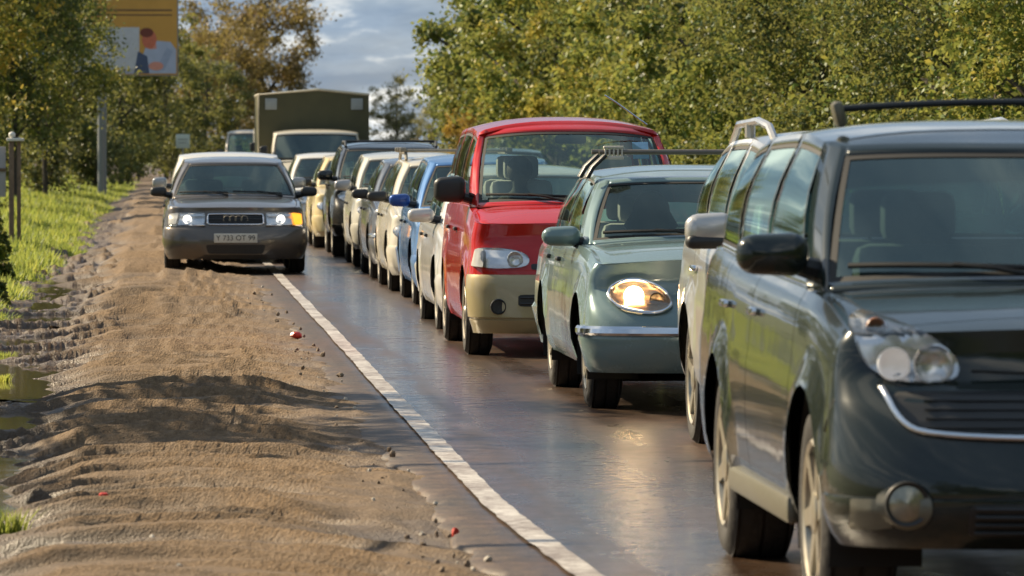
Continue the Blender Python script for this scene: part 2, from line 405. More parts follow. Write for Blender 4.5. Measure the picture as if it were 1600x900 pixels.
tag(link_mesh('road_marking', np_mesh('road_marking', V, grid_faces(len(yl), 3)), m, None, True, 0), kind='structure')

# dirt shoulder
m, t = newmat('sandy_mud')
c = N(t, 'ShaderNodeTexCoord').outputs['Object']
sx = N(t, 'ShaderNodeSeparateXYZ', {0: c})
n = N(t, 'ShaderNodeTexNoise', {'Vector': c, 'Scale': 1.1, 'Detail': 9.0, 'Roughness': .62})
n2 = N(t, 'ShaderNodeTexNoise', {'Vector': c, 'Scale': 30.0, 'Detail': 9.0, 'Roughness': .8})
v = N(t, 'ShaderNodeTexVoronoi', {'Vector': c, 'Scale': 26.0, 'Randomness': 1.0})
v2 = N(t, 'ShaderNodeTexVoronoi', {'Vector': c, 'Scale': 70.0, 'Randomness': 1.0})
zf = N(t, 'ShaderNodeMapRange', {'Value': sx.outputs[2], 'From Min': -.10, 'From Max': .03})
damp = ramp(t, math_(t, 'ADD', math_(t, 'MULTIPLY', zf.outputs[0], .55), math_(t, 'MULTIPLY', n.outputs['Fac'], .9)), [(.62, 1.0), (1.0, 0.0)])
dry = ramp(t, n2.outputs['Fac'], [(.28, (.080, .051, .028)), (.5, (.178, .117, .065)), (.72, (.29, .204, .124))])
cc = mixc(t, math_(t, 'MULTIPLY', damp, .85), dry, (.062, .039, .022))
st = ramp(t, v.outputs[0], [(.10, 1.0), (.22, 0.0)])
cc = mixc(t, math_(t, 'MULTIPLY', math_(t, 'MULTIPLY', st, ramp(t, n.outputs['Fac'], [(.42, 0.0), (.6, 1.0)])), .75), cc, (.055, .040, .028))
rg = N(t, 'ShaderNodeMapRange', {'Value': damp, 'To Min': .92, 'To Max': .42})
hh = math_(t, 'ADD', n2.outputs['Fac'], math_(t, 'MULTIPLY', v2.outputs[0], .5))
b1 = N(t, 'ShaderNodeBump', {'Height': hh, 'Strength': .8, 'Distance': .02})
b2 = N(t, 'ShaderNodeBump', {'Height': st, 'Strength': .35, 'Distance': .02, 'Normal': b1.outputs[0]})
p = N(t, 'ShaderNodeBsdfPrincipled', {'Base Color': cc, 'Roughness': rg.outputs[0], 'Normal': b2.outputs[0]})
outp(t, p.outputs[0]); M['dirt'] = m
pyx = np.arange(1100, 268, -.55)
yd = 8300*1.6/(pyx-222); yd = np.unique(np.concatenate([yd, np.arange(-6, yd.min(), .5)]))
xd = np.concatenate([np.arange(-2.6, 1.0, .03), np.arange(1.0, 1.31, .02)])
Xd, Yd = np.meshgrid(xd, yd)
Zd = dirt_z(Xd, Yd) + .010*fbm(Xd*7, Yd*5, 3)
far = np.clip((Yd-120)/120, 0, 1)
Zd = Zd*(1-far) + far*(-.03)
# the grassy bank covers the left edge of the shoulder
Zd = Zd - np.clip((-Xd-1.5)/.8, 0, 1)*.25
Xd2 = Xd + cshift(Yd)
shoulder = link_mesh('dirt_shoulder', np_mesh('dirt_shoulder', np.stack([Xd2, Yd, Zd], -1).reshape(-1, 3), grid_faces(*Xd.shape)), M['dirt'], None, True, 0)
tag(shoulder, kind='structure')

# puddles
m, t = newmat('muddy_water')
c = N(t, 'ShaderNodeTexCoord').outputs['Object']
n = N(t, 'ShaderNodeTexNoise', {'Vector': c, 'Scale': 5.0, 'Detail': 4.0})
p = N(t, 'ShaderNodeBsdfPrincipled', {'Base Color': (.055, .042, .026, 1), 'Roughness': .05, 'IOR': 1.33, 'Normal': N(t, 'ShaderNodeBump', {'Height': n.outputs['Fac'], 'Strength': .05, 'Distance': .02}).outputs[0]})
outp(t, p.outputs[0]); M['water'] = m
def puddle(x0, x1, y0, y1, z):
    n_ = 28; V = []; F = []
    V.append(((x0+x1)/2, (y0+y1)/2, z))
    for k in range(n_):
        a = 2*math.pi*k/n_; q = 1 + .12*math.sin(3*a+x0) + .08*math.sin(5*a)
        V.append(((x0+x1)/2 + q*(x1-x0)/2*math.copysign(abs(math.cos(a))**.6, math.cos(a)), (y0+y1)/2 + q*(y1-y0)/2*math.copysign(abs(math.sin(a))**.6, math.sin(a)), z))
    for k in range(n_): F.append((0, 1+k, 1+(k+1) % n_))
    return tag(mesh_obj('puddle', V, F, M['water'], None, False), kind='structure')
puddle(-2.2, -.3, 24.0, 33, -.078)
puddle(-2.2, -.4, 34.5, 47, -.078)
puddle(-2.0, -.6, 49, 64, -.080)
puddle(.55, 1.42, 21.2, 23.2, -.066)
puddle(.75, 1.38, 24.0, 32.5, -.048)

# stones and clods scattered over the shoulder
def stone_mesh(seed):
    r_ = random.Random(seed); b = B(); b.ball((0, 0, 0), (1, .8, .6), 2)
    for vv in b.bm.verts: vv.co *= 1 + .22*(r_.random()-.5)*2
    return b.mesh('stone')
# ------------------------------------------------------------------ vehicle builder
def merge_obj(name, V, F, mat, parent, smooth=True, sharp=32, dist=.0006, solid=0, calc=True):
    bm = bmesh.new(); vs = [bm.verts.new(v) for v in V]
    for f in F:
        q = [vs[i] for i in f]
        if len(set(q)) > 2:
            try: bm.faces.new(q)
            except ValueError: pass
    bmesh.ops.remove_doubles(bm, verts=bm.verts[:], dist=dist)
    bmesh.ops.delete(bm, geom=[v for v in bm.verts if not v.link_faces], context='VERTS')
    if calc: bmesh.ops.recalc_face_normals(bm, faces=bm.faces[:])
    me = bpy.data.meshes.new(name); bm.to_mesh(me); bm.free()
    o = link_mesh(name, me, mat, parent, smooth, sharp)
    if solid:
        md = o.modifiers.new('thickness', 'SOLIDIFY'); md.thickness = solid; md.offset = -1
    return o
WHEELS = {}
def wheel_meshes(r, tw, rr, style, nsp):
    key = (r, tw, rr, style, nsp)
    if key in WHEELS: return WHEELS[key]
    h = tw/2; b = B()
    prof = [(-h+.012, rr-.004), (-h+.002, rr+.012), (-h-.006, (r+rr)/2-.01), (-h-.003, (r+rr)/2+.02), (-h+.012, r-.020), (-h+.028, r-.005)]
    for g in (-.5, 0, .5):
        gx = g*(tw-.06)
        prof += [(gx-.008, r), (gx-.006, r-.010), (gx+.006, r-.010), (gx+.008, r)]
    prof += [(h-.028, r-.005), (h-.012, r-.020), (h, (r+rr)/2), (h-.012, rr)]
    b.lathe(prof, 48); tyre = b.mesh('wheel')
    b = B(); n = 40
    b.lathe([(-h+.006, rr-.002), (-h-.004, rr-.012), (-h+.004, rr-.026), (-h+.07, rr-.045), (-h+.10, .03)], n)
    if style == 'cap':
        b.lathe([(-h+.03, rr-.03), (-h+.012, rr-.07), (-h+.006, .10), (-h+.004, .06), (-h-.006, .05), (-h-.008, .001)], n)
        for k in range(nsp):
            a = 2*math.pi*k/nsp
            b.box((-h+.016, (rr-.06)*math.cos(a), (rr-.06)*math.sin(a)), (.012, .035, .018), .003, Matrix.Rotation(0, 3, 'X'))
    else:
        for k in range(nsp):
            a = 2*math.pi*k/nsp
            for sgn in ((0,) if style == 'alloy' else (-.12, .12)):
                L_ = rr - .05
                rot = Matrix.Rotation(a+sgn, 3, 'X')
                wdt = .062 if style == 'alloy' else .030
                vs0 = len(b.bm.verts)
                q = [(-h+.012, .03, -wdt*.6), (-h+.012, .03, wdt*.6), (-h+.002, rr-.022, wdt*.42), (-h+.002, rr-.022, -wdt*.42)]
                top = [b.bm.verts.new(rot @ Vector(v_)) for v_ in q]
                bot = [b.bm.verts.new(rot @ (Vector(v_)+Vector((.035, 0, 0)))) for v_ in q]
                b.bm.faces.new(top)
                for i in range(4): b.bm.faces.new((top[i], top[(i+1) % 4], bot[(i+1) % 4], bot[i]))
        b.lathe([(-h+.03, .075), (-h+.004, .070), (-h-.002, .045), (-h-.004, .001)], 24)
    rim = b.mesh('rim')
    for me, mt in ((tyre, M['tyre']), (rim, M['alloy'] if style != 'cap' else M['steel'])):
        me.materials.append(mt); me.polygons.foreach_set('use_smooth', [True]*len(me.polygons)); me.set_sharp_from_angle(angle=R(40))
    WHEELS[key] = (tyre, rim); return tyre, rim
def add_wheel(root, x, y, r, tw, rr, style, nsp, steer=0):
    ty, rm = wheel_meshes(r, tw, rr, style, nsp)
    o = bpy.data.objects.new('wheel', ty); COL.objects.link(o); o.parent = root
    o.location = (x, y, r); o.rotation_euler = (0, 0, (math.pi if x > 0 else 0) + steer)
    q = bpy.data.objects.new('rim', rm); COL.objects.link(q); q.parent = o
    q.rotation_euler = (random.random()*6, 0, 0)
class Car: pass
TL = [0, .025, .07, .14, .22, .31, .40, .50, .60, .69, .77, .84, .90, .95, .98, 1.0]
SL = [1, .985, .965, .955, .94, .88, .78, .65, .5, .33, .16, 0]
def build_car(name, label, cat, group, loc, S, mat, rz=0, bumper_mat=None, glass=None, wglass=None):
    C = Car(); C.S = S
    root = empty(name, loc, label, cat, group, rz); C.root = root
    glass = glass or M['glass']; wglass = wglass or glass
    L, hw, ya, wb, r = S['L'], S['hw'], S['ya'], S['wb'], S['r']
    tw = S.get('tw', .20); zb, zs, zrb = S['zb'], S['zs'], S.get('zrb', S['zs']+.05)
    AR = r + S.get('gap', .055); ys0, ys1 = S['ys0'], L - S.get('ys1', .45)
    top = curve(S['top']); crown = curve(S['crown']); fp = curve(S['fp']); rp = curve(S['rp']); sp = curve(S['sp'])
    nf, nr_ = S.get('nf', 3.0), S.get('nr', 3.0)
    tap = lambda y: 1 - S.get('tapf', .03)*max(0, (L*.40-y)/(L*.40))**2 - S.get('tapr', .03)*max(0, (y-L*.55)/(L*.45))**2
    doors = S['doors']
    def half(y, z):
        zt = top(y); q = (z-zs)/(zt-zs)
        x = (hw - sp(min(max(q, 0), 1)))*tap(y)
        for d in doors:
            if abs(y-d) < .0045 and q > .1: x -= .012
        # flares around the wheel arches
        for a in (ya, ya+wb):
            dd = math.hypot(y-a, z-r) - AR
            if dd < .10: x += S.get('flare', .012)*max(0, 1-max(dd, 0)/.10)**.7
        return x
    def yfront(z):
        q = (z-zb)/(top(0.0)-zb); return fp(min(max(q, 0), 1))
    def yrear(z):
        q = (z-zrb)/(top(L)-zrb); return L - rp(min(max(q, 0), 1))
    def arc(n, e):
        th = np.linspace(0, math.pi/2, 400); cxs = np.sin(th)**(2/e); cys = np.cos(th)**(2/e)
        s = np.concatenate([[0], np.cumsum(np.hypot(np.diff(cxs), np.diff(cys)))]); s /= s[-1]
        u = np.linspace(0, 1, n); return np.interp(u, s, cxs), np.interp(u, s, cys)
    fx, fy = arc(18, nf); rx, ry = arc(12, nr_)
    side = [ys0]
    yy = list(np.arange(ys0+.12, ys1-.05, .12))
    for a in (ya, ya+wb): yy += [a + AR*math.cos(k*math.pi/14) for k in range(15)] + [a-AR-.03, a+AR+.03]
    for d in doors: yy += [d-.0052, d-.0044, d+.0044, d+.0052]
    yy = sorted(v for v in yy if ys0+.01 < v < ys1-.01)
    for v in yy:
        dn = min([abs(v-d) for d in doors] or [9])
        if v-side[-1] > (.012 if dn > .006 else .0003): side.append(v)
    side.append(ys1)
    colsu = [('f', i) for i in range(18)] + [('s', y) for y in side[1:-1]] + [('r', 11-i) for i in range(12)]
    def pos(cu, z, off=0.0):
        k, v = cu
        if k == 'f':
            yf = yfront(z); hx = half(ys0, z)
            return fx[v]*hx + off*fx[v]**2, yf + (ys0-yf)*(1-fy[v]) - off*fy[v]
        if k == 'r':
            yr_ = yrear(z); hx = half(ys1, z)
            return rx[v]*hx + off*rx[v]**2, yr_ - (yr_-ys1)*(1-ry[v]) + off*ry[v]
        return half(v, z)+off, v
    def H(x, y):
        ww = (hw-sp(1.0))*tap(y)
        return top(y) + crown(y)*(1-min(1, abs(x)/ww)**2.2)
    C.H = H
    def zlow(cu):
        k, v = cu
        if k == 'f':
            return zb
        if k == 'r': return zrb
        z = zb + (zs-zb)*min(1, max(0, (v-ys0)/.3)) if v < ya else (zs if v < ya+wb else zs+(zrb-zs)*min(1, (v-ya-wb)/.6))
        for a in (ya, ya+wb):
            if abs(v-a) < AR: z = max(z, r + math.sqrt(max(0, AR*AR-(v-a)**2)))
        return z
    grid = []
    for cu in colsu:
        zl = zlow(cu)
        x1, y1 = pos(cu, top(cu[1]) if cu[0] == 's' else (top(0.0) if cu[0] == 'f' else top(L)))
        zt = H(x1, y1)
        colm = []
        for tt in TL:
            z = zl + (zt-zl)*tt
            zz = min(z, top(y1))
            x, y = pos(cu, zz); colm.append((x, y, z))
        grid.append(colm)
    cowl, deck = S['cowl'], S['deck']
    parts = {}
    def put(pid, sgn, quad):
        V, F = parts.setdefault(pid, ([], [])); b0 = len(V)
        V += [(sgn*p_[0], p_[1], p_[2]) for p_ in quad]; F.append((b0, b0+1, b0+2, b0+3))
    nd = len(doors)-1
    for i in range(len(grid)-1):
        ym = (grid[i][0][1]+grid[i+1][0][1])/2; cmid = colsu[i][0] == 's' and colsu[i+1][0] == 's'
        for j in range(len(TL)-1):
            q = [grid[i][j], grid[i+1][j], grid[i+1][j+1], grid[i][j+1]]; zm = sum(p_[2] for p_ in q)/4
            for sgn in (-1, 1):
                pid = 'body'
                if cmid and nd > 0:
                    for d in range(nd):
                        if doors[d]+.004 < ym < doors[d+1]-.004 and zm > zs+.10: pid = ('door', d, sgn)
                put(pid, sgn, q)
        # upper skin: hood, shoulder ledge, boot lid
        a, b_ = grid[i][-1], grid[i+1][-1]
        for j in range(len(SL)-1):
            quad = []
            for (p_, s_) in ((a, SL[j]), (b_, SL[j]), (b_, SL[j+1]), (a, SL[j+1])):
                x = p_[0]*s_; z = H(x, p_[1])
                if s_ in (.965, .955) and .16 < p_[1] < cowl: z -= .008
                quad.append((x, p_[1], z))
            for sgn in (-1, 1):
                if ym < cowl: pid = 'hood' if SL[j] <= .955 else 'body'
                elif ym > deck: pid = 'trunk_lid' if SL[j] <= .955 and S.get('trunk', True) else 'body'
                elif SL[j] > .95: pid = 'body'
                else: continue
                put(pid, sgn, quad)
    tris = []; tv = []
    for pid, (V, F) in parts.items():
        nm = pid if isinstance(pid, str) else 'door'
        o = merge_obj(nm, V, F, mat, root)
        if isinstance(pid, tuple):
            C.__dict__.setdefault('door', {})[pid[1:]] = o
        b0 = len(tv); tv += V; tris += [tuple(b0+k for k in f) for f in F]
    # greenhouse -----------------------------------------------------------
    G = S['gh']; wr = G['wr']; zroof = curve(G['zr']); rcr = G.get('crown', .06); rp_ = G.get('p', 2.6)
    def HR(x, y): return zroof(y) + rcr*(1-min(1, abs(x)/wr)**rp_)
    xb = lambda y: half(y, top(y)) - .012
    bb, bt = G.get('bowb', .18), G.get('bowt', .10)
    keys = []   # (belt xy, roof xy)
    wsx = lambda y: xb(y) - G.get('wsin', .035)
    K = [((0, G['wsb']), (0, G['wst'])), ((wsx(G['wsb']+bb), G['wsb']+bb), (wr-G.get('wstin', .07), G['wst']+bt))]
    segs = ['ws']
    for (b0, t0, b1, t1) in G['win']:
        K += [((xb(b0), b0), (wr, t0)), ((xb(b1), b1), (wr, t1))]; segs += ['pillar', 'win']
    rb, rt = G['rgb'], G['rgt']
    K += [((xb(rb-.10)-.05, rb-.10), (wr-.08, rt-.05)), ((0, rb), (0, rt))]; segs += ['pillar', 'rear']
    us = []
    for k, sg in enumerate(segs):
        (b0, r0), (b1, r1) = K[k], K[k+1]
        ln = max(math.dist(b0, b1), math.dist(r0, r1), .02); e_ = min(.3, .022/ln)
        if sg == 'ws': fr = [0, .12, .25, .4, .55, .7, .82, .92, 1-e_, 1]
        elif sg == 'rear': fr = [0, e_, .1, .25, .45, .65, .85, 1]
        elif sg == 'win': fr = [0, e_, .15, .3, .5, .7, .85, 1-e_, 1]
        else: fr = [0, .33, .66, 1]
        for q in fr[(0 if k == 0 else 1):]:
            def lp(p0, p1):
                x = p0[0]+(p1[0]-p0[0])*q; y = p0[1]+(p1[1]-p0[1])*q
                if sg == 'ws': y = p0[1]+(p1[1]-p0[1])*q**2.2
                if sg == 'rear': y = p1[1]+(p0[1]-p1[1])*(1-q)**2.2
                return x, y
            us.append((lp(b0, b1), lp(r0, r1), sg, q, e_))
    v0, v1 = G.get('v0', .06), G.get('v1', .93); se = .035
    vl = [0, v0*.5, v0, v0+se, .2, .35, .5, .65, .8, v1-se, v1, (1+v1)/2, 1]
    def gp(u, v, off=0.0):
        (bx, by), (rx_, ry_), sg, q, e_ = u
        P0 = Vector((bx, by, H(bx, by)-.004)); P1 = Vector((rx_, ry_, HR(rx_, ry_)))
        ny = {'ws': -1.0, 'rear': 1.0}.get(sg, 0); nx = 0 if ny else 1
        if sg == 'ws' and q > .8: nx = (q-.8)/.2*.6
        if sg == 'pillar': nx = 1
        d = Vector((nx, ny, .45 if ny else .15)).normalized()
        bl = (G.get('bulge', .025) + (.02 if sg == 'win' else 0))*math.sin(math.pi*v)
        return P0.lerp(P1, v) + d*bl + d*off
    gl = {}; frame = ([], []); seal = ([], []); wi = -1
    wcount = -1; prev = None
    for i in range(len(us)-1):
        sg = us[i+1][2]
        if sg != prev: wcount += 1; prev = sg
        q0, q1, e_ = (us[i][3] if us[i][2] == sg else 0.0), us[i+1][3], us[i+1][4]
        for j in range(len(vl)-1):
            iswin = sg in ('ws', 'win', 'rear') and vl[j] >= v0-1e-6 and vl[j+1] <= v1+1e-6
            if sg in G.get('blind', ()) : iswin = False
            isedge = iswin and (vl[j] < v0+se-1e-6 or vl[j+1] > v1-se+1e-6 or (sg == 'win' and (q1 <= e_+1e-6 or q0 >= 1-e_-1e-6)) or (sg == 'ws' and q0 >= 1-e_-1e-6) or (sg == 'rear' and q1 <= e_+1e-6))
            for sgn in (-1, 1):
                tgt, off = (frame, 0.0)
                if isedge: tgt, off = seal, -.004
                elif iswin: tgt, off = gl.setdefault((sg, wcount, 0 if sg != 'win' else sgn), ([], [])), -.008
                V, F = tgt; b0 = len(V)
                for (ii, jj) in ((i, j), (i+1, j), (i+1, j+1), (i, j+1)):
                    uu = us[ii]
                    if uu[2] != sg: uu = (uu[0], uu[1], sg, 0.0, uu[4])
                    p_ = gp(uu, vl[jj], off); V.append((sgn*p_.x, p_.y, p_.z))
                F.append((b0, b0+1, b0+2, b0+3))
        # roof
        a, b_ = us[i][1], us[i+1][1]; sl = [1, .97, .93, .86, .75, .6, .4, .2, 0]
        V, F = frame
        for j in range(len(sl)-1):
            for sgn in (-1, 1):
                b0 = len(V)
                for (p_, s_) in ((a, sl[j]), (b_, sl[j]), (b_, sl[j+1]), (a, sl[j+1])):
                    V.append((sgn*p_[0]*s_, p_[1], HR(p_[0]*s_, p_[1])))
                F.append((b0, b0+1, b0+2, b0+3))
    C.frame = merge_obj('roof', frame[0], frame[1], S.get('roofmat', mat), root, sharp=40, solid=.022)
    b0 = len(tv); tv += frame[0]; tris += [tuple(b0+k for k in f) for f in frame[1]]
    merge_obj('window_seal', seal[0], seal[1], M['rubber'], root)
    for (sg, k, sgn), (V, F) in gl.items():
        merge_obj({'ws': 'windshield', 'win': 'side_window', 'rear': 'rear_window'}[sg], V, F, wglass if sg == 'ws' else glass, root)
    wsu = [u for u in us if u[2] == 'ws']
    def ws(xf, v, off=0.0):
        q = abs(xf); i = max(1, next((k for k in range(len(wsu)) if wsu[k][3] >= q-1e-6), len(wsu)-1))
        a, b_ = wsu[i-1], wsu[i]; f = (q-a[3])/max(1e-6, b_[3]-a[3])
        p_ = gp(a, v, off).lerp(gp(b_, v, off), f); p_.x *= (-1 if xf < 0 else 1); return p_
    C.ws = ws
    C.bvh = None
    # wipers
    if S.get('wipers', True):
        for (xa, xe) in ((-.92, -.10), (-.02, .80)):
            b = B(); pts = [ws(xa + (xe-xa)*k/8, .095 + .05*(1-k/8) if xa < -.5 else .10 + .02*(1-k/8), .018) for k in range(9)]
            b.tube(pts, .011, 6); b.tube([ws(xe, .03, .012), ws(xe*.7+xa*.3, .09, .034), ws((xa+xe)/2, .12, .030)], .010, 6)
            b.build('wiper', M['rubber'], root)
    # underbody, wheel wells
    b = B(); ub = hw-.30
    b.box((0, L/2, (zs+.02+.5)/2), (2*ub, L-.5, .5-zs-.02))
    y0, y1 = ya+AR+.01, ya+wb-AR-.01
    b.box((0, (y0+y1)/2, zs+.055), (2*(hw-.07), y1-y0, .05))
    for a in (ya, ya+wb):
        for sgn in (-1, 1):
            prev_ = None
            for k in range(17):
                th = -.35 + (math.pi+.7)*k/16; cy, cz = a+(AR+.012)*math.cos(th), r+(AR+.012)*math.sin(th)
                cur = (b.bm.verts.new((sgn*(hw-.035), cy, cz)), b.bm.verts.new((sgn*(hw-.34), cy, cz)))
                if prev_: b.bm.faces.new((prev_[0], prev_[1], cur[1], cur[0]))
                prev_ = cur
    b.build('underbody', M['under'], root)
    # interior
    zbelt = top((cowl+deck)/2)
    b = B()
    for sgn in (-1, 1): b.box((sgn*(hw-.12), (cowl+deck)/2+.1, (zs+zbelt)/2), (.03, deck-cowl-.25, zbelt-zs-.06))
    b.box((0, (cowl+deck)/2+.1, zs+.12), (2*hw-.3, deck-cowl, .04)); b.box((0, cowl+.10, (zs+top(cowl))/2-.05), (2*hw-.3, .04, top(cowl)-zs-.14))
    b.build('cabin_lining', S.get('lining', M['interior']), root)
    b = B(); b.box((0, G['wsb']+.34, top(cowl)-.10), (2*hw-.28, .42, .20), .05); b.build('dashboard', M['plastic'], root)
    sy = G.get('seat_y', G['wsb']+1.15); sz = G.get('seat_z', zs+.28)
    for row, yy_ in enumerate([sy] + ([sy+.85] if S.get('rear_seat', True) else [])):
        for sgn in (-1, 1):
            b = B(); b.box((sgn*.36, yy_-.25, sz), (.50, .50, .16), .05); b.box((sgn*.36, yy_+.06, sz+.34), (.48, .13, .62), .055, Matrix.Rotation(R(-12), 3, 'X'))
            st_ = b.build('seat', S.get('seatmat', M['seat']), root)
            b = B(); b.box((sgn*.36, yy_+.15, sz+.74), (.27, .09, .18), .04); b.tube([(sgn*.36-.06, yy_+.13, sz+.6), (sgn*.36-.06, yy_+.15, sz+.7)], .008); b.tube([(sgn*.36+.06, yy_+.13, sz+.6), (sgn*.36+.06, yy_+.15, sz+.7)], .008)
            b.build('headrest', S.get('seatmat', M['seat']), st_)
    C.seat = (sy, sz)
    b = B(); ring = []
    rotm = Matrix.Rotation(R(-62), 3, 'X')
    pts = [Vector((.36, sy-.56, sz+.36)) + rotm @ Vector((.185*math.cos(k*math.pi/12), .185*math.sin(k*math.pi/12), 0)) for k in range(25)]
    b.tube(pts, .014, 6, cap=False); b.tube([pts[0], pts[12]], .014, 6); b.tube([Vector((.36, sy-.56, sz+.36)), (.36, G['wsb']+.4, top(cowl)-.15)], .025, 6)
    b.build('steering_wheel', M['plastic'], root)
    b = B(); p_ = ws(0, .86, -.06); b.box(p_, (.24, .03, .065), .02); b.tube([p_, ws(0, .93, -.01)], .010); b.build('rear_view_mirror', M['plastic'], root)
    # wheels
    rr = S.get('rr', r*.66)
    for a, stv in ((ya, S.get('steer', 0)), (ya+wb, 0)):
        for sgn in (-1, 1): add_wheel(root, sgn*(hw - S.get('wheel_in', .03) - tw/2), a, r, tw, rr, S.get('rim', 'alloy'), S.get('nsp', 5), stv)
    # bumper
    def bumper(nm, prof, mt, ymax, rear=False):
        rows = []
        for (z, d) in prof:
            row = []
            for cu in colsu:
                if not rear and (cu[0] == 'f' or (cu[0] == 's' and cu[1] <= ymax)):
                    dd_ = d if d < 0 else (d*(.3+.7*fy[cu[1]]**.5) if cu[0] == 'f' else d*.3); row.append((*pos(cu, z, dd_), z))
                if rear and (cu[0] == 'r' or (cu[0] == 's' and cu[1] >= ymax)):
                    dd_ = d if d < 0 else (d*(.1+.9*ry[cu[1]]**.5) if cu[0] == 'r' else d*.1); row.append((*pos(cu, z, dd_), z))
            rows.append(row)
        V, F = [], []
        for i in range(len(rows)-1):
            for j in range(len(rows[0])-1):
                for sgn in (-1, 1):
                    b0 = len(V); V.extend((sgn*p_[0], p_[1], p_[2]) for p_ in (rows[i][j], rows[i][j+1], rows[i+1][j+1], rows[i+1][j])); F.append((b0, b0+1, b0+2, b0+3))
        o = merge_obj(nm, V, F, mt, root); 
        b0 = len(tv); tv.extend(V); tris.extend(tuple(b0+k for k in f) for f in F); C.bvh = None
        return o
    C.bumper = bumper
    if 'bump' in S: C.front_bumper = bumper('front_bumper', S['bump'], bumper_mat or mat, ya-AR-.012)
    if 'rbump' in S: C.rear_bumper = bumper('rear_bumper', S['rbump'], bumper_mat or mat, ya+wb+AR+.012, True)
    def hit(o, d):
        if C.bvh is None: C.bvh = BVHTree.FromPolygons([Vector(v_) for v_ in tv], tris)
        return C.bvh.ray_cast(Vector(o), Vector(d))
    C.hit = hit
    def patch(nm, poly, mt, axis='front', lift=.004, bulge=.0, rings=5, smooth_it=2, parent=None, sgn=1, rim=.006, slope=None):
        """a panel laid on the body skin: poly in (x,z) seen from the front or (y,z) seen from the side"""
        P = [Vector(p_) for p_ in poly]
        if smooth_it == 1: P = [q_ for i in range(len(P)) for q_ in (P[i].lerp(P[(i+1) % len(P)], .06), P[i].lerp(P[(i+1) % len(P)], .5), P[i].lerp(P[(i+1) % len(P)], .94))]
        for _ in range(smooth_it):
            Q = []
            for i in range(len(P)):
                a_, b2 = P[i], P[(i+1) % len(P)]; Q += [a_.lerp(b2, .25), a_.lerp(b2, .75)]
            P = Q
        cen = sum(P, Vector((0, 0)))/len(P); V, F = [], []
        def put_(p2, off):
            if axis == 'front': loc, nn, _, _ = hit((p2.x, -1.5, p2.y), (0, 1, 0))
            elif axis == 'rear': loc, nn, _, _ = hit((p2.x, L+1.5, p2.y), (0, -1, 0))
            else: loc, nn, _, _ = hit((sgn*3, p2.x, p2.y), (-sgn, 0, 0))
            if loc is None: loc = Vector((p2.x, ys0, p2.y)) if axis == 'front' else Vector((sgn*hw, p2.x, p2.y))
            if axis == 'front':
                if slope: loc.y = min(loc.y, slope)
                nn = Vector((p2.x*.35, -1, .25)).normalized()
            elif axis == 'rear': nn = Vector((0, 1, .1)).normalized()
            else: nn = Vector((sgn, 0, 0))
            return tuple(loc + nn*off)
        n_ = len(P); levels = [(1.0, -.012), (1.0, lift)] + [(1-k/rings, lift+bulge*(1-(1-k/rings)**2)) for k in range(1, rings)]
        for s_, off in levels: V += [put_(cen + (p_-cen)*s_, off) for p_ in P]
        V.append(put_(cen, lift+bulge)); 
        for i in range(len(levels)-1):
            for k in range(n_): F.append((i*n_+k, i*n_+(k+1) % n_, (i+1)*n_+(k+1) % n_, (i+1)*n_+k))
        b0 = (len(levels)-1)*n_
        for k in range(n_): F.append((b0+k, b0+(k+1) % n_, len(V)-1))
        return merge_obj(nm, V, F, mt, parent or root, sharp=50)
    C.patch = patch
    def rimline(nm, poly, mt, rad=.008, axis='front', off=.006, smooth_it=2, parent=None, closed=True, sgn=1):
        P = [Vector(p_) for p_ in poly]
        if smooth_it == 1 and closed: P = [q_ for i in range(len(P)) for q_ in (P[i].lerp(P[(i+1) % len(P)], .06), P[i].lerp(P[(i+1) % len(P)], .5), P[i].lerp(P[(i+1) % len(P)], .94))]
        for _ in range(smooth_it):
            Q = [] if closed else [P[0]]
            for i in range(len(P) if closed else len(P)-1):
                a_, b2 = P[i], P[(i+1) % len(P)]; Q += [a_.lerp(b2, .25), a_.lerp(b2, .75)]
            if not closed: Q.append(P[-1])
            P = Q
        pts = []
        for p2 in P + ([P[0]] if closed else []):
            loc = (hit((p2.x, -1.5, p2.y), (0, 1, 0)) if axis == 'front' else hit((sgn*3, p2.x, p2.y), (-sgn, 0, 0)))[0]
            if loc is None: continue
            pts.append(loc + (Vector((0, -off, off*.3)) if axis == 'front' else Vector((sgn*off, 0, 0))))
        b = B(); b.tube(pts, rad, 8, cap=not closed); return b.build(nm, mt, parent or root, sharp=0)
    C.rimline = rimline
    def lamp(cx_, cz_, rad, mt, parent, depth=.02, nm='lamp', back=.0):
        loc = hit((cx_, -1.5, cz_), (0, 1, 0))[0] or Vector((cx_, .2, cz_))
        b = B(); y_ = loc.y - .016 + back
        b.lathe([(y_-.014, rad*1.08), (y_-.018, rad), (y_-.004, rad*.8), (y_+.003, rad*.3), (y_+.004, .001)], 24, 'Y', (cx_, 0, cz_))
        return b.build(nm, mt, parent)
    C.lamp = lamp
    # mirrors
    mi = S.get('mirror')
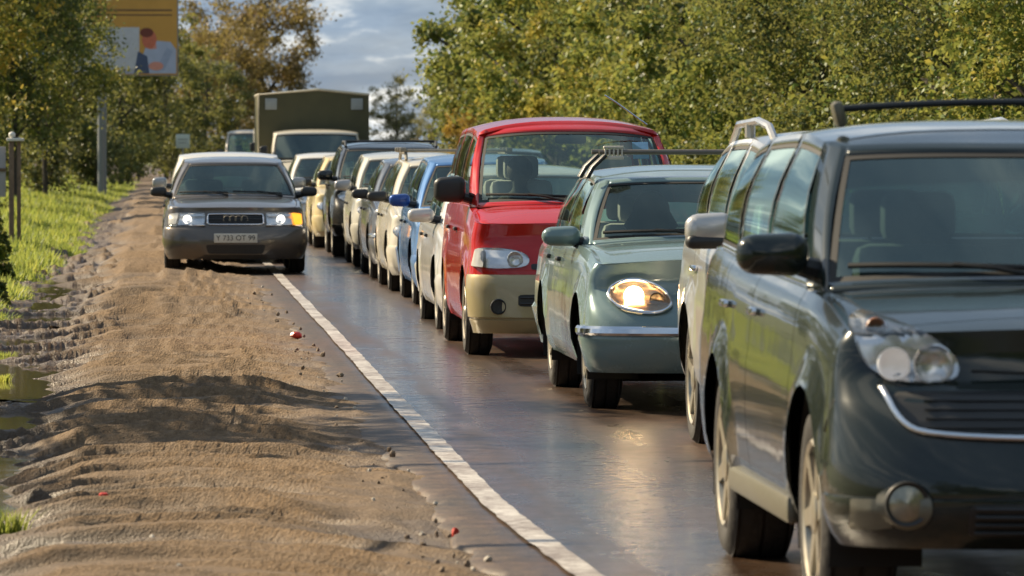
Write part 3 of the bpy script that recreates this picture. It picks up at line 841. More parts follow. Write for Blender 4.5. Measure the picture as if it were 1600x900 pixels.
    if mi:
        mmat = mi.get('mat', mat)
        for sgn in (-1, 1):
            y_, z_ = mi['y'], mi['z']; sx_, sy_, szm = mi.get('size', (.20, .10, .14))
            xx = mi.get('x', hw+.06)
            b = B(); b.box((0, 0, 0), (sx_, sy_, szm), min(sy_, szm)*.46, seg=4)
            for v_ in b.bm.verts:
                tpr = 1 - .25*max(0, v_.co.x*sgn/(sx_/2))*.6; v_.co.z *= tpr; v_.co.y *= tpr
                if v_.co.y > 0: v_.co.y *= .5
            bmesh.ops.translate(b.bm, vec=(sgn*xx, y_, z_), verts=b.bm.verts[:])
            mo = b.build('mirror', mmat, root, sharp=0)
            b = B(); b.tube([(sgn*(xx-sx_*.35), y_+.01, z_-szm*.25), (sgn*(hw-.16), y_+.06, z_-szm*.45)], [.035, .045], 8); b.build('mirror_arm', M['plastic'], mo)
            b = B(); b.box((sgn*xx, y_+sy_*.27, z_), (sx_*.84, .006, szm*.78), .02); b.build('mirror_glass', M['chrome'], mo)
            if mi.get('lower'):
                b = B(); b.box((0, 0, 0), (sx_*.97, sy_*.98, szm*.42), szm*.19, seg=3); bmesh.ops.translate(b.bm, vec=(sgn*xx, y_-.004, z_-szm*.33), verts=b.bm.verts[:]); b.build('mirror_base', M['plastic'], mo)
    # door handles
    hz = S.get('handle_z')
    if hz and nd > 0:
        for d in range(min(nd, 2)):
            for sgn in (-1, 1):
                y_ = doors[d+1]-.13; loc = hit((sgn*3, y_, hz), (-sgn, 0, 0))[0]
                if loc is None or (d, sgn) not in C.door: continue
                b = B(); b.box((loc.x+sgn*.012, y_, hz), (.030, .19 if S.get('big_handle') else .15, .030), .011); b.build('door_handle', S.get('handle_mat', M['plastic']), C.door[(d, sgn)])
    return C
def rail(root, pts, rad, mt, feet=(), nm='roof_rail', n=8):
    b = B(); b.tube(pts, rad, n)
    for (p0, p1) in feet: b.tube([p0, p1], rad*1.3, n)
    return b.build(nm, mt, root)
# ------------------------------------------------------------------ the vehicles
def var(base, **k):
    s = dict(base); s['gh'] = dict(base['gh'])
    for a, b in k.items():
        if a == 'gh': s['gh'].update(b)
        else: s[a] = b
    return s
SP = [(0, .06), (.12, .02), (.4, .0), (.62, .004), (.66, .012), (.8, .022), (.92, .036), (1, .07)]
SUV = dict(L=4.86, hw=.94, ya=.92, wb=2.75, r=.365, tw=.25, rr=.25, zb=.30, zs=.31, ys0=.46, ys1=.45, nf=2.7, gap=.06, flare=.022, nsp=6, rim='alloy',
    top=[(0, .84), (.12, .90), (.45, .99), (1.15, 1.085), (2.5, 1.12), (3.8, 1.16), (4.6, 1.18), (4.86, 1.12)], crown=[(0, .03), (.6, .05), (1.2, .05), (4.86, .03)],
    fp=[(0, .10), (.12, .03), (.3, .0), (.55, .03), (.75, .09), (.9, .17), (1, .30)], rp=[(0, .08), (.2, 0), (.6, .03), (1, .12)], sp=SP,
    doors=[1.40, 2.67, 3.62], cowl=1.10, deck=4.60, trunk=False, handle_z=.985, big_handle=True, handle_mat=M['chrome'],
    gh=dict(wsb=.98, bowb=.25, wst=1.80, bowt=.14, wr=.72, zr=[(1.8, 1.545), (2.1, 1.60), (2.7, 1.63), (3.6, 1.615), (4.4, 1.54)], crown=.05, p=3.0, rgb=4.72, rgt=4.40, wstin=.06,
            win=[(1.47, 2.10, 2.62, 2.62), (2.72, 2.72, 3.60, 3.58), (3.70, 3.68, 4.35, 4.12)]),
    mirror=dict(y=1.42, z=1.215, size=(.25, .13, .15), x=.985), bump=[(.30, -.02), (.30, .015), (.34, .028), (.42, .028), (.462, .018), (.468, -.01)])
SEDAN = dict(L=4.45, hw=.86, ya=.84, wb=2.60, r=.305, tw=.19, zb=.19, zs=.21, ys0=.44, ys1=.45, nf=2.8, nsp=5, rim='alloy',
    top=[(0, .70), (.1, .76), (.5, .84), (1.15, .91), (2.2, .93), (3.6, .94), (4.2, .95), (4.45, .88)], crown=[(0, .02), (.6, .045), (1.2, .045), (4.45, .03)],
    fp=[(0, .06), (.15, .01), (.35, .0), (.6, .03), (.8, .06), (.92, .10), (1, .16)], rp=[(0, .06), (.3, 0), (.7, .02), (1, .10)], sp=SP,
    doors=[1.32, 2.42, 3.28], cowl=1.12, deck=3.75, handle_z=.80,
    gh=dict(wsb=1.08, bowb=.22, wst=1.85, bowt=.10, wr=.58, zr=[(1.85, 1.31), (2.2, 1.365), (2.8, 1.38), (3.4, 1.335)], crown=.04, rgb=3.95, rgt=3.38,
            win=[(1.52, 2.08, 2.37, 2.37), (2.47, 2.47, 3.20, 3.12), (3.28, 3.18, 3.58, 3.28)]),
    mirror=dict(y=1.55, z=.97, size=(.19, .10, .12), x=.93),
    bump=[(.19, -.02), (.19, .03), (.27, .045), (.45, .045), (.50, .03), (.505, -.01)], rbump=[(.26, -.02), (.26, .03), (.5, .04), (.55, -.01)])
HATCH = var(SEDAN, L=4.05, wb=2.47, ya=.80, deck=3.85, trunk=False, doors=[1.24, 2.30, 3.12],
    top=[(0, .70), (.1, .76), (.5, .85), (1.1, .92), (2.2, .94), (3.6, .96), (4.05, .92)],
    gh=dict(wsb=1.0, wst=1.72, zr=[(1.72, 1.33), (2.1, 1.38), (2.8, 1.40), (3.6, 1.36)], rgb=3.93, rgt=3.58, win=[(1.45, 1.98, 2.25, 2.25), (2.35, 2.35, 3.08, 3.02), (3.16, 3.10, 3.62, 3.40)]),
    mirror=dict(y=1.48, z=.98, size=(.19, .10, .12), x=.92))
PM = {}
LIN = dict(lining=simple('pale_grey_trim', (.36, .36, .33), .8), seatmat=simple('pale_grey_seat', (.30, .30, .28), .9))
def P(nm, col, **k): PM[nm] = paint(nm, col, **k); return PM[nm]
def headlights(C, poly, refl, lamps, rim=None, rimrad=.008, lensmat=None, bulge=.02, only=None):
    for sgn in (-1, 1):
        pl = [(sgn*-x, z) for x, z in poly]
        if sgn == 1: pl = pl[::-1]
        h = C.patch('headlight', pl, refl, lift=.003)
        for (lx, lz, lr, lm, *ln) in lamps: C.lamp(sgn*-lx, lz, lr, lm, h, nm=(ln[0] if ln else 'lamp'))
        C.patch('headlight_lens', pl, lensmat or M['lens'], lift=.022, bulge=bulge, parent=h)
        if rim: C.rimline('headlight_rim', pl, rim, rimrad, off=.02, parent=h)
def plate(C, z, txt=None, y=None):
    loc = C.hit((0, -1.5, z), (0, 1, 0))[0]; y = loc.y
    b = B(); b.box((0, y-.016, z), (.52, .016, .112), .004); o = b.build('license_plate', M['plate'], C.root)
    if txt: text_mesh('plate_characters', txt, .088, M['ink'], o, Matrix.Translation((0, y-.0255, z)) @ Matrix.Rotation(R(90), 4, 'X'))
    return o
def slats(C, x0, x1, z0, z1, n, mat, frame=None, nm='grille'):
    g = C.patch(nm, [(x0, z0), (x1, z0), (x1, z1), (x0, z1)], M['plastic'], lift=.004, smooth_it=1)
    for k in range(n):
        z = z0 + (z1-z0)*(k+.5)/n; pts = []
        for i in range(9):
            x = x0*.97+(x1*.97-x0*.97)*i/8; l_ = C.hit((x, -1.5, z), (0, 1, 0))[0]
            if l_ is not None: pts.append(l_+Vector((0, -.010, 0)))
        b = B(); b.tube(pts, .007, 6); b.build('grille_bar', mat, g)
    if frame: C.rimline('grille_frame', [(x0, z0), (x1, z0), (x1, z1), (x0, z1)], frame, .010, off=.008, smooth_it=1, parent=g)
    return g
QG = 'cars queueing in the traffic lane'

# 1 dark SUV, nearest
dkgreen = P('dark_green_grey_paint', (.010, .016, .014), metal=.1, rough=.25, dirt=.08)
clad = simple('beige_silver_cladding', (.15, .14, .105), .4, .3, .2, 30)
suv = build_car('sport_utility_vehicle', 'large dark green-grey SUV nearest the camera, with roof crossbar and chrome-edged grille', 'SUV', QG, (3.10, 16.7, 0.0), SUV, dkgreen, bumper_mat=dkgreen, wglass=glassmat('suv_windshield_glass', (.46, .58, .55), .09))
headlights(suv, [(-.838, 1.00), (-.80, 1.045), (-.74, 1.043), (-.626, .99), (-.535, .925), (-.503, .875), (-.525, .828), (-.70, .824), (-.79, .86), (-.832, .93)], M['reflector'],
    [(-.595, .884, .062, M['reflector']), (-.722, .885, .050, M['lamp_glint_glow']), (-.765, 1.000, .030, simple('dull_amber_lens', (.45, .20, .10), .3), 'turn_signal')], rim=None, bulge=.03)
g = suv.patch('grille', [(-.74, .80), (-.70, .71), (-.62, .675), (.62, .675), (.70, .71), (.74, .80)], M['plastic'], lift=.004, smooth_it=1)
suv.rimline('grille_trim', [(-.765, .81), (-.72, .70), (-.64, .665), (-.3, .652), (.3, .652), (.64, .665), (.72, .70), (.765, .81)], M['chrome'], .011, off=.012, smooth_it=2, parent=g, closed=False)
for k in range(4):
    b = B(); z = .69+.028*k; pts = [suv.hit((x, -1.5, z), (0, 1, 0))[0]+Vector((0, -.008, 0)) for x in np.linspace(-.64, .64, 13)]
    b.tube(pts, .0035, 6); b.build('grille_bar', M['plastic'], g)
for sgn in (-1, 1):
    suv.patch('bumper_corner_trim', [(sgn*x, z) for x, z in ((-.875, .36), (-.875, .458), (-.82, .460), (-.78, .460), (-.76, .41), (-.75, .37), (-.80, .36))], clad, lift=.006, smooth_it=1)
    f = suv.patch('fog_lamp_housing', [(sgn*(-.82), .45), (sgn*(-.75), .51), (sgn*(-.67), .515), (sgn*(-.625), .45), (sgn*(-.65), .37), (sgn*(-.74), .36)], clad, lift=.012)
    c_ = suv.hit((sgn*-.712, -1.5, .45), (0, 1, 0))[0]
    b = B(); b.lathe([(c_.y-.012, .073), (c_.y-.028, .070), (c_.y-.022, .060)], 28, 'Y', (sgn*-.712, 0, .45)); b.build('fog_lamp_ring', M['plastic'], f)
    b = B(); b.lathe([(c_.y-.018, .060), (c_.y-.030, .040), (c_.y-.034, .001)], 28, 'Y', (sgn*-.712, 0, .45)); b.build('fog_lamp', simple('fog_lamp_glass', (.34, .32, .25), .2, .6, .3, 60), f)
ig = suv.patch('lower_intake', [(-.52, .34), (.52, .34), (.52, .452), (-.52, .452)], M['plastic'], lift=.006, smooth_it=1)
for k in range(4):
    b = B(); b.tube([(x, suv.hit((x, -1.5, .358+.026*k), (0, 1, 0))[0].y-.014, .358+.026*k) for x in np.linspace(-.50, .50, 13)], .007, 6); b.build('intake_bar', M['plastic'], ig)
b = B(); b.tube([(x, 2.35, 1.742-.026*(x/.65)**2) for x in np.linspace(-.63, .63, 13)], .013, 8)
b.build('roof_crossbar', M['plastic'], suv.root)
for sgn in (-1, 1):
    b = B(); b.box((sgn*.64, 2.33, 1.698), (.042, .085, .095), .018, Matrix.Rotation(R(14*sgn), 3, 'Y')); b.build('crossbar_clamp', clad, suv.root)
    b = B(); b.box((sgn*.905, 2.4, .335), (.05, 1.85, .10), .02); b.build('sill_trim', clad, suv.root)

suv.rimline('panel_gap', [(-.47, .862), (-.2, .85), (.2, .85), (.47, .862)], M['rubber'], .005, off=.001, smooth_it=2, closed=False)
for sgn in (-1, 1):
    suv.rimline('panel_gap', [(.20, .90), (.36, .80), (.47, .66)], M['rubber'], .004, axis='side', off=.0, smooth_it=1, closed=False, sgn=sgn)
# 2 silver SUV behind it
silver = P('silver_beige_paint', (.52, .51, .49), metal=.5, rough=.28, dirt=.15)
s2 = build_car('sport_utility_vehicle', 'silver SUV with raised silver roof rails, half hidden behind the dark green SUV', 'SUV', QG, (3.69, 24.4, .0),
    var(SUV, L=4.6, hw=.88, wb=2.68, ya=.90, r=.35, tw=.22, nsp=5, doors=[1.38, 2.55, 3.45], deck=4.35, mirror=dict(y=1.42, z=1.17, size=(.24, .13, .17), x=.985, lower=True),
        top=[(0, .82), (.12, .88), (.45, .97), (1.15, 1.05), (2.5, 1.08), (3.8, 1.13), (4.35, 1.14), (4.6, 1.08)], handle_z=.94,
        gh=dict(wr=.64, zr=[(1.8, 1.53), (2.1, 1.585), (2.7, 1.615), (3.5, 1.60), (4.2, 1.52)], rgb=4.46, rgt=4.12, win=[(1.47, 2.10, 2.50, 2.50), (2.60, 2.60, 3.42, 3.40), (3.52, 3.50, 4.12, 3.90)])), silver, bumper_mat=silver)
headlights(s2, [(-.76, .80), (-.76, .95), (-.50, .90), (-.45, .80)], M['reflector'], [(-.6, .86, .05, M['reflector'])])
slats(s2, -.36, .36, .70, .86, 4, M['chrome'], M['chrome'])
for sgn in (-1, 1):
    rail(s2.root, [(sgn*.60, 1.95, 1.60), (sgn*.615, 2.08, 1.675), (sgn*.62, 2.5, 1.705), (sgn*.62, 3.4, 1.69), (sgn*.60, 3.9, 1.59)], .021, silver, [((sgn*.62, 2.9, 1.62), (sgn*.62, 2.9, 1.69))])

# 3 teal saloon
teal = P('blue_green_metallic_paint', (.165, .240, .240), metal=.2, rough=.25, dirt=.12)
VOL = var(SEDAN, L=4.92, hw=.90, ya=.80, wb=2.80, r=.325, tw=.20, zb=.25, zs=.26, ys0=.40, rim='split', nsp=7, nf=3.2, gap=.05, flare=.018, wheel_in=.06,
    top=[(0, .71), (.10, .78), (.35, .875), (.8, .945), (1.3, .965), (2.5, .97), (3.8, .965), (4.7, .93), (4.92, .85)], crown=[(0, .04), (.5, .055), (1.3, .05), (4.92, .03)],
    fp=[(0, .05), (.2, .01), (.45, .0), (.62, .03), (.78, .09), (.9, .17), (1, .29)], doors=[1.36, 2.55, 3.42], cowl=1.28, deck=3.95, handle_z=.865, handle_mat=M['plastic'],
    gh=dict(wsb=1.20, bowb=.20, wst=1.86, bowt=.10, wr=.665, zr=[(1.86, 1.335), (2.2, 1.385), (2.8, 1.41), (3.5, 1.365)], crown=.045, p=3.0, rgb=4.15, rgt=3.50, wsin=.06,
            win=[(1.60, 2.06, 2.50, 2.50), (2.60, 2.60, 3.33, 3.27), (3.41, 3.34, 3.76, 3.42)], seat_y=2.42, seat_z=.44),
    mirror=dict(y=1.58, z=1.02, size=(.24, .13, .125), x=.93), bump=[(.245, -.02), (.245, .045), (.28, .06), (.44, .062), (.468, .055), (.470, -.01)])
vol = build_car('saloon_car', 'blue-green saloon with one oval headlight lit, chrome bumper strip and roof rack', 'car', QG, (3.43, 31.0, 0), dict(VOL, **LIN), teal, glass=M['glass_clear'])
vol.bumper('bumper_strip', [(.466, -.01), (.466, .075), (.480, .088), (.505, .088), (.520, .072), (.522, -.01)], M['chrome'], .40)
ov = [(-.575+.180*math.cos(a)*(1 if math.cos(a) < 0 else 1.05), .690+.094*math.sin(a)-(.030*math.cos(a) if math.cos(a) > 0 else -.005)) for a in np.linspace(0, 2*math.pi, 14, endpoint=False)]
headlights(vol, ov, M['reflector_warm'], [(-.605, .692, .054, M['lamp_on']), (-.475, .672, .042, M['reflector_warm'])], rim=M['chrome'], rimrad=.011, bulge=.02)
g = slats(vol, -.33, .33, .60, .76, 5, M['chrome'], M['chrome'])
for sgn in (-1, 1):
    for dy in (0, .55):
        for k in (-.05, .05):
            b = B(); b.tube([(sgn*.735, 2.02+dy+k, 1.375), (sgn*.70, 2.02+dy+k, 1.44), (sgn*.62, 2.02+dy+k*.6, 1.515)], .014, 8); b.build('rack_foot', M['plastic'], vol.root)
for dy in (0, .55):
    b = B(); b.tube([(-.66, 2.02+dy, 1.535), (.66, 2.02+dy, 1.535)], .016, 8); b.build('rack_bar', simple('grey_brown_metal', (.16, .14, .115), .45, .4), vol.root)
wplast = simple('off_white_plastic', (.62, .58, .50), .5)
for sgn in (-1, 1):
    b = B()
    b.box((sgn*.57, 2.02, 1.565), (.125, .05, .016), .005); b.box((sgn*.57, 2.02, 1.50), (.125, .05, .022), .006)
    for k in range(5): b.box((sgn*.57-.052+.026*k, 2.02, 1.532), (.011, .046, .05), .003)
    b.build('rack_clamp', wplast, vol.root)
b = B(); b.box((0, .30, .20), (.5, .12, .09), .02); b.tube([(-.62, .8, .2), (.62, .8, .2)], .035, 8); b.build('axle_beam', M['under'], vol.root)

# 4 red van
red = P('red_paint', (.47, .012, .008), metal=.1, rough=.25, dirt=.1)
gold = P('beige_gold_paint', (.40, .335, .185), metal=.3, rough=.38, dirt=.35)
VAN = dict(L=4.32, hw=.865, ya=.78, wb=2.735, r=.315, tw=.20, zb=.19, zs=.24, ys0=.38, ys1=.35, nf=3.0, nr=4, rim='cap', nsp=8, gap=.05, wheel_in=.015,
    top=[(0, .84), (.08, .92), (.3, 1.0), (.7, 1.085), (1.0, 1.11), (2.0, 1.115), (3.9, 1.10), (4.32, 1.08)], crown=[(0, .03), (.6, .06), (1.0, .05), (4.3, .03)],
    fp=[(0, .05), (.1, .01), (.3, 0), (.5, .015), (.75, .05), (.9, .10), (1, .17)], rp=[(0, .05), (.3, 0), (.7, .01), (1, .03)],
    sp=[(0, .05), (.12, .015), (.4, .0), (.60, .004), (.64, .014), (.8, .02), (1, .05)], doors=[1.16, 2.05, 3.10], cowl=.70, deck=4.2, trunk=False, handle_z=.93,
    gh=dict(wsb=.58, bowb=.24, wst=1.56, bowt=.16, wr=.69, zr=[(1.56, 1.635), (1.85, 1.675), (2.6, 1.71), (3.7, 1.69), (4.15, 1.63)], crown=.085, p=2.6, rgb=4.27, rgt=4.15, seat_y=1.62, seat_z=.66, wsin=.05, wstin=.06,
            win=[(1.02, 1.66, 2.00, 2.00), (2.10, 2.10, 3.05, 3.05), (3.15, 3.15, 4.0, 3.95)]),
    mirror=dict(y=1.02, z=1.24, size=(.24, .12, .20), x=.95, mat=M['plastic']),
    bump=[(.185, -.02), (.185, .015), (.22, .028), (.285, .030), (.29, .018), (.30, .018), (.305, .034), (.50, .036), (.59, .034), (.618, .022), (.622, -.01)])
van = build_car('minivan', 'red minivan with beige lower bumper and black mirrors, behind the blue-green saloon', 'minivan', QG, (3.185, 39.1, 0), dict(VAN, **LIN), red, bumper_mat=gold, glass=M['glass_clear'])
headlights(van, [(-.80, .80), (-.76, .815), (-.55, .808), (-.43, .77), (-.405, .72), (-.44, .675), (-.60, .662), (-.78, .668), (-.81, .72)], M['reflector'],
    [(-.52, .735, .055, M['reflector'])], rim=None)
for sgn in (-1, 1):
    l_ = van.patch('turn_signal', [(sgn*-.83, .675), (sgn*-.745, .668), (sgn*-.74, .805), (sgn*-.80, .80)], simple('clear_turn_lens', (.62, .60, .55), .2, .2), lift=.03, smooth_it=1)
    c_ = van.hit((sgn*-.645, -1.5, .385), (0, 1, 0))[0]
    b = B(); b.lathe([(c_.y+.02, .060), (c_.y-.018, .058), (c_.y-.022, .052), (c_.y-.010, .046), (c_.y-.008, .001)], 24, 'Y', (sgn*-.645, 0, .385)); b.build('fog_lamp', M['plastic'], van.root)
van.patch('grille', [(-.40, .655), (.40, .655), (.40, .70), (-.40, .70)], M['plastic'], lift=.004, smooth_it=1)
slats(van, -.50, .50, .385, .475, 2, M['plastic'], None, 'lower_intake')
b = B(); b.tube([(.60, 1.62, 1.73), (.50, 1.60, 1.80), (.36, 1.58, 1.90), (.27, 1.56, 1.955)], .006, 6); b.build('antenna', M['chrome'], van.root)
b = B(); b.box((0, 0, 0), (.12, .003, .17)); o = b.build('windshield_sticker', simple('blue_white_sticker', (.20, .38, .55), .5, 0, .4, 30), van.root)
o.location = van.ws(.80, .72, -.02); o.rotation_euler = (R(-42), 0, 0)
b = B(); l0 = van.ws(-.93, .04, .0); b.tube([(-.80, 1.02, 1.20), (-.60, 1.14, 1.13)], .02, 6); b.build('mirror_stay', M['plastic'], van.root)

# 5 white saloon behind the red van
white1 = P('pearl_white_paint', (.58, .57, .54), metal=.2, rough=.3, dirt=.45)
w1 = build_car('saloon_car', 'pearl white saloon with silver-topped mirrors, close behind the red minivan', 'car', QG, (3.24, 44.4, -.02), var(SEDAN, mirror=dict(y=1.5, z=.985, size=(.23, .11, .125), x=.93, lower=False)), white1)
headlights(w1, [(-.80, .60), (-.80, .74), (-.45, .70), (-.42, .60)], M['reflector'], [(-.6, .66, .05, M['reflector'])])
slats(w1, -.36, .36, .56, .68, 3, M['chrome'], M['chrome'])
# 6 blue hatchback
blue = P('bright_blue_paint', (.075, .19, .42), metal=.3, rough=.3, dirt=.35)
bl = build_car('hatchback_car', 'bright blue hatchback with blue mirror, behind the pearl white saloon', 'car', QG, (3.34, 51.2, 0.0), var(HATCH, hw=.83, mirror=dict(y=1.48, z=1.02, size=(.21, .11, .13), x=.90, mat=P('deep_blue_mirror_paint', (.02, .07, .28), dirt=.1)),
    gh=dict(zr=[(1.72, 1.36), (2.1, 1.42), (2.8, 1.44), (3.6, 1.40)])), blue)
headlights(bl, [(-.77, .60), (-.77, .76), (-.45, .72), (-.42, .60)], M['reflector'], [(-.6, .67, .05, M['reflector'])])
slats(bl, -.30, .30, .56, .66, 3, M['plastic'])
# 7 cream estate with roof rack
cream = P('cream_paint', (.60, .56, .46), metal=.05, rough=.35, dirt=.45)
cr_ = build_car('estate_car', 'cream estate car with black mirrors and roof rack, behind the blue hatchback', 'car', QG, (3.31, 56.0, 0.0), var(HATCH, L=4.25, hw=.825, rim='cap', nsp=9, mirror=dict(y=1.48, z=1.01, size=(.22, .10, .115), x=.89, mat=M['plastic']),
    deck=4.05, top=[(0, .70), (.1, .76), (.5, .85), (1.1, .92), (2.2, .94), (3.8, .95), (4.25, .91)], gh=dict(rgb=4.13, rgt=3.85, zr=[(1.72, 1.33), (2.1, 1.385), (2.8, 1.40), (3.9, 1.37)], win=[(1.45, 1.98, 2.25, 2.25), (2.35, 2.35, 3.08, 3.05), (3.16, 3.13, 3.90, 3.72)])), cream)
headlights(cr_, [(-.77, .58), (-.77, .72), (-.45, .72), (-.45, .58)], M['reflector'], [(-.6, .65, .055, M['reflector'])])
slats(cr_, -.38, .38, .58, .70, 4, M['plastic'])
for sgn in (-1, 1): rail(cr_.root, [(sgn*.55, 2.0, 1.40), (sgn*.55, 2.1, 1.475), (sgn*.55, 3.3, 1.48), (sgn*.55, 3.5, 1.40)], .018, M['steel'])
for yy_ in (2.12, 2.7, 3.25):
    b = B(); b.tube([(-.60, yy_, 1.50), (.60, yy_, 1.50)], .018, 8); b.box((-.58, yy_, 1.51), (.07, .07, .05), .01); b.box((.58, yy_, 1.51), (.07, .07, .05), .01); b.build('rack_bar', M['steel'], cr_.root)
# 8 grey saloon
grey = P('slate_grey_paint', (.115, .125, .140), metal=.5, rough=.28, dirt=.35)
gs = build_car('saloon_car', 'slate grey saloon with dark mirrors, between the cream estate and the pale crossover', 'car', QG, (3.34, 61.2, 0.0), var(SEDAN, hw=.84, L=4.4, mirror=dict(y=1.55, z=.985, size=(.20, .10, .12), x=.90, mat=M['plastic'])), grey)
headlights(gs, [(-.77, .58), (-.77, .70), (-.45, .68), (-.45, .58)], M['reflector'], [(-.6, .64, .05, M['reflector'])])
gs.bumper('bumper_strip', [(.50, -.01), (.50, .05), (.53, .055), (.545, -.01)], M['chrome'], .40)
# 9 pale crossover
pale = P('ivory_paint', (.56, .55, .48), metal=.1, rough=.33, dirt=.4)
px = build_car('hatchback_car', 'ivory crossover with silver mirror, just in front of the black SUV', 'car', QG, (3.38, 67.2, 0.0), var(HATCH, hw=.86, L=4.2, r=.33, zb=.24, zs=.26,
    top=[(0, .76), (.1, .83), (.5, .90), (1.1, .97), (2.2, .98), (3.6, .99), (4.2, .95)], bump=[(.24, -.02), (.24, .03), (.3, .045), (.50, .045), (.56, .03), (.565, -.01)], gh=dict(wr=.63, zr=[(1.72, 1.36), (2.1, 1.41), (2.8, 1.43), (3.6, 1.40)]),
    mirror=dict(y=1.48, z=1.04, size=(.22, .11, .14), x=.93, mat=P('silver_mirror_paint', (.35, .35, .35), dirt=.1))), pale)
headlights(px, [(-.79, .66), (-.79, .80), (-.48, .78), (-.45, .68)], M['reflector'], [(-.6, .73, .05, M['reflector'])])
slats(px, -.35, .35, .62, .74, 3, M['chrome'])
# 10 black SUV
black = P('black_paint', (.016, .018, .019), metal=.3, rough=.25, dirt=.3)
bs = build_car('sport_utility_vehicle', 'black SUV with low roof rails, in the queue right before the box truck', 'SUV', QG, (3.36, 73.1, 0.0), var(SUV, L=4.55, hw=.90, wb=2.66, ya=.88, doors=[1.38, 2.55, 3.45], deck=4.35, handle_mat=M['plastic'],
    mirror=dict(y=1.42, z=1.13, size=(.22, .12, .15), x=.95), top=[(0, .82), (.12, .88), (.45, .96), (1.15, 1.02), (2.5, 1.05), (3.8, 1.08), (4.3, 1.09), (4.55, 1.04)],
    gh=dict(wr=.68, zr=[(1.8, 1.47), (2.1, 1.525), (2.7, 1.55), (3.5, 1.535), (4.2, 1.45)], rgb=4.42, rgt=4.08, win=[(1.47, 2.10, 2.50, 2.50), (2.60, 2.60, 3.42, 3.40), (3.52, 3.50, 4.10, 3.88)])), black, bumper_mat=black)
headlights(bs, [(-.80, .78), (-.80, .92), (-.50, .90), (-.48, .78)], M['reflector'], [(-.64, .85, .055, M['reflector'])])
slats(bs, -.40, .40, .70, .86, 3, M['chrome'], M['chrome'])
for sgn in (-1, 1): rail(bs.root, [(sgn*.64, 2.0, 1.53), (sgn*.64, 2.15, 1.60), (sgn*.63, 3.3, 1.60), (sgn*.62, 3.7, 1.52)], .018, M['plastic'])
b = B(); b.tube([(-.64, 2.25, 1.605), (.64, 2.25, 1.605)], .016); b.build('roof_crossbar', M['plastic'], bs.root)
# 11, 12 yellowish and white saloons
yel = P('pale_yellow_paint', (.62, .50, .25), metal=.05, rough=.35, dirt=.35)
ys_ = build_car('saloon_car', 'pale yellow saloon glimpsed between the grey shoulder saloon and the black SUV', 'car', QG, (3.22, 79.2, 0.0), var(SEDAN, hw=.84, rim='cap', mirror=dict(y=1.55, z=.98, size=(.18, .10, .12), x=.90, mat=M['plastic'])), yel)
headlights(ys_, [(-.77, .58), (-.77, .70), (-.45, .70), (-.45, .58)], M['reflector'], [(-.6, .64, .05, M['reflector'])])
wh2 = P('plain_white_paint', (.66, .64, .58), metal=.0, rough=.35, dirt=.35)
w2 = build_car('saloon_car', 'white saloon directly in front of the box truck cab', 'car', QG, (3.03, 87.5, 0.0), var(SEDAN, hw=.83, rim='cap', gh=dict(wr=.60)), wh2)
headlights(w2, [(-.77, .58), (-.77, .70), (-.45, .70), (-.45, .58)], M['reflector'], [(-.6, .64, .05, M['reflector'])])

# Audi-like grey saloon driving on the shoulder
agrey = P('brown_grey_metallic_paint', (.115, .100, .085), metal=.5, rough=.28, dirt=.2)
AUD = var(SEDAN, L=4.48, hw=.866, ya=.86, wb=2.62, r=.315, zb=.19, zs=.2, nf=3.0, wheel_in=.02, top=[(0, .715), (.08, .76), (.5, .835), (1.2, .895), (2.2, .93), (3.6, .94), (4.3, .95), (4.48, .88)],
    gh=dict(wr=.60, wsb=1.08, wst=1.86, bowt=.08, zr=[(1.86, 1.315), (2.2, 1.36), (2.8, 1.378), (3.4, 1.33)], crown=.035, p=3),
    mirror=dict(y=1.52, z=.985, size=(.20, .10, .125), x=.925, mat=M['plastic']), bump=[(.185, -.02), (.185, .02), (.24, .035), (.40, .045), (.54, .045), (.565, .03), (.57, -.01)])
au = build_car('saloon_car', 'grey-brown saloon with lit headlights and orange indicator, driving on the dirt shoulder', 'car', None, (1.00, 64.2, .0), AUD, agrey)
for sgn in (-1, 1):
    pl = [(sgn*-.74, .59), (sgn*-.375, .605), (sgn*-.36, .735), (sgn*-.73, .735)]
    h = au.patch('headlight', pl if sgn < 0 else pl[::-1], M['reflector'], lift=.003, smooth_it=1)
    au.lamp(.545 if sgn < 0 else -.58, .665, .048, M['lamp_white'], h)
    au.patch('headlight_lens', pl if sgn < 0 else pl[::-1], M['lens'], lift=.024, bulge=.01, parent=h, smooth_it=1)
    ti = [(sgn*-.80, .60), (sgn*-.7125, .595), (sgn*-.675, .735), (sgn*-.79, .72)]
    au.patch('turn_signal', ti if sgn < 0 else ti[::-1], M['amber_on'] if sgn < 0 else simple('clear_indicator', (.6, .58, .52), .25, .2), lift=.034, smooth_it=1)
    au.rimline('headlight_trim', [(sgn*-.80, .575), (sgn*-.37, .588)], M['chrome'], .012, off=.03, smooth_it=0, closed=False, parent=h)
g = slats(au, -.335, .335, .60, .725, 5, M['plastic'], M['chrome'])
for k in range(4):
    b = B(); y_ = au.hit((0, -1.5, .665), (0, 1, 0))[0].y - .022
    b.tube([(-.105+.070*k+.042*math.cos(a), y_, .665+.042*math.sin(a)) for a in np.linspace(0, 2*math.pi, 25)], .0055, 8, cap=False); b.build('emblem_ring', M['steel'], g, sharp=0)
plate(au, .440, 'Y 733 OT 99')
au.patch('lower_intake', [(-.33, .25), (.33, .25), (.36, .36), (-.36, .36)], M['plastic'], lift=.006, smooth_it=1)
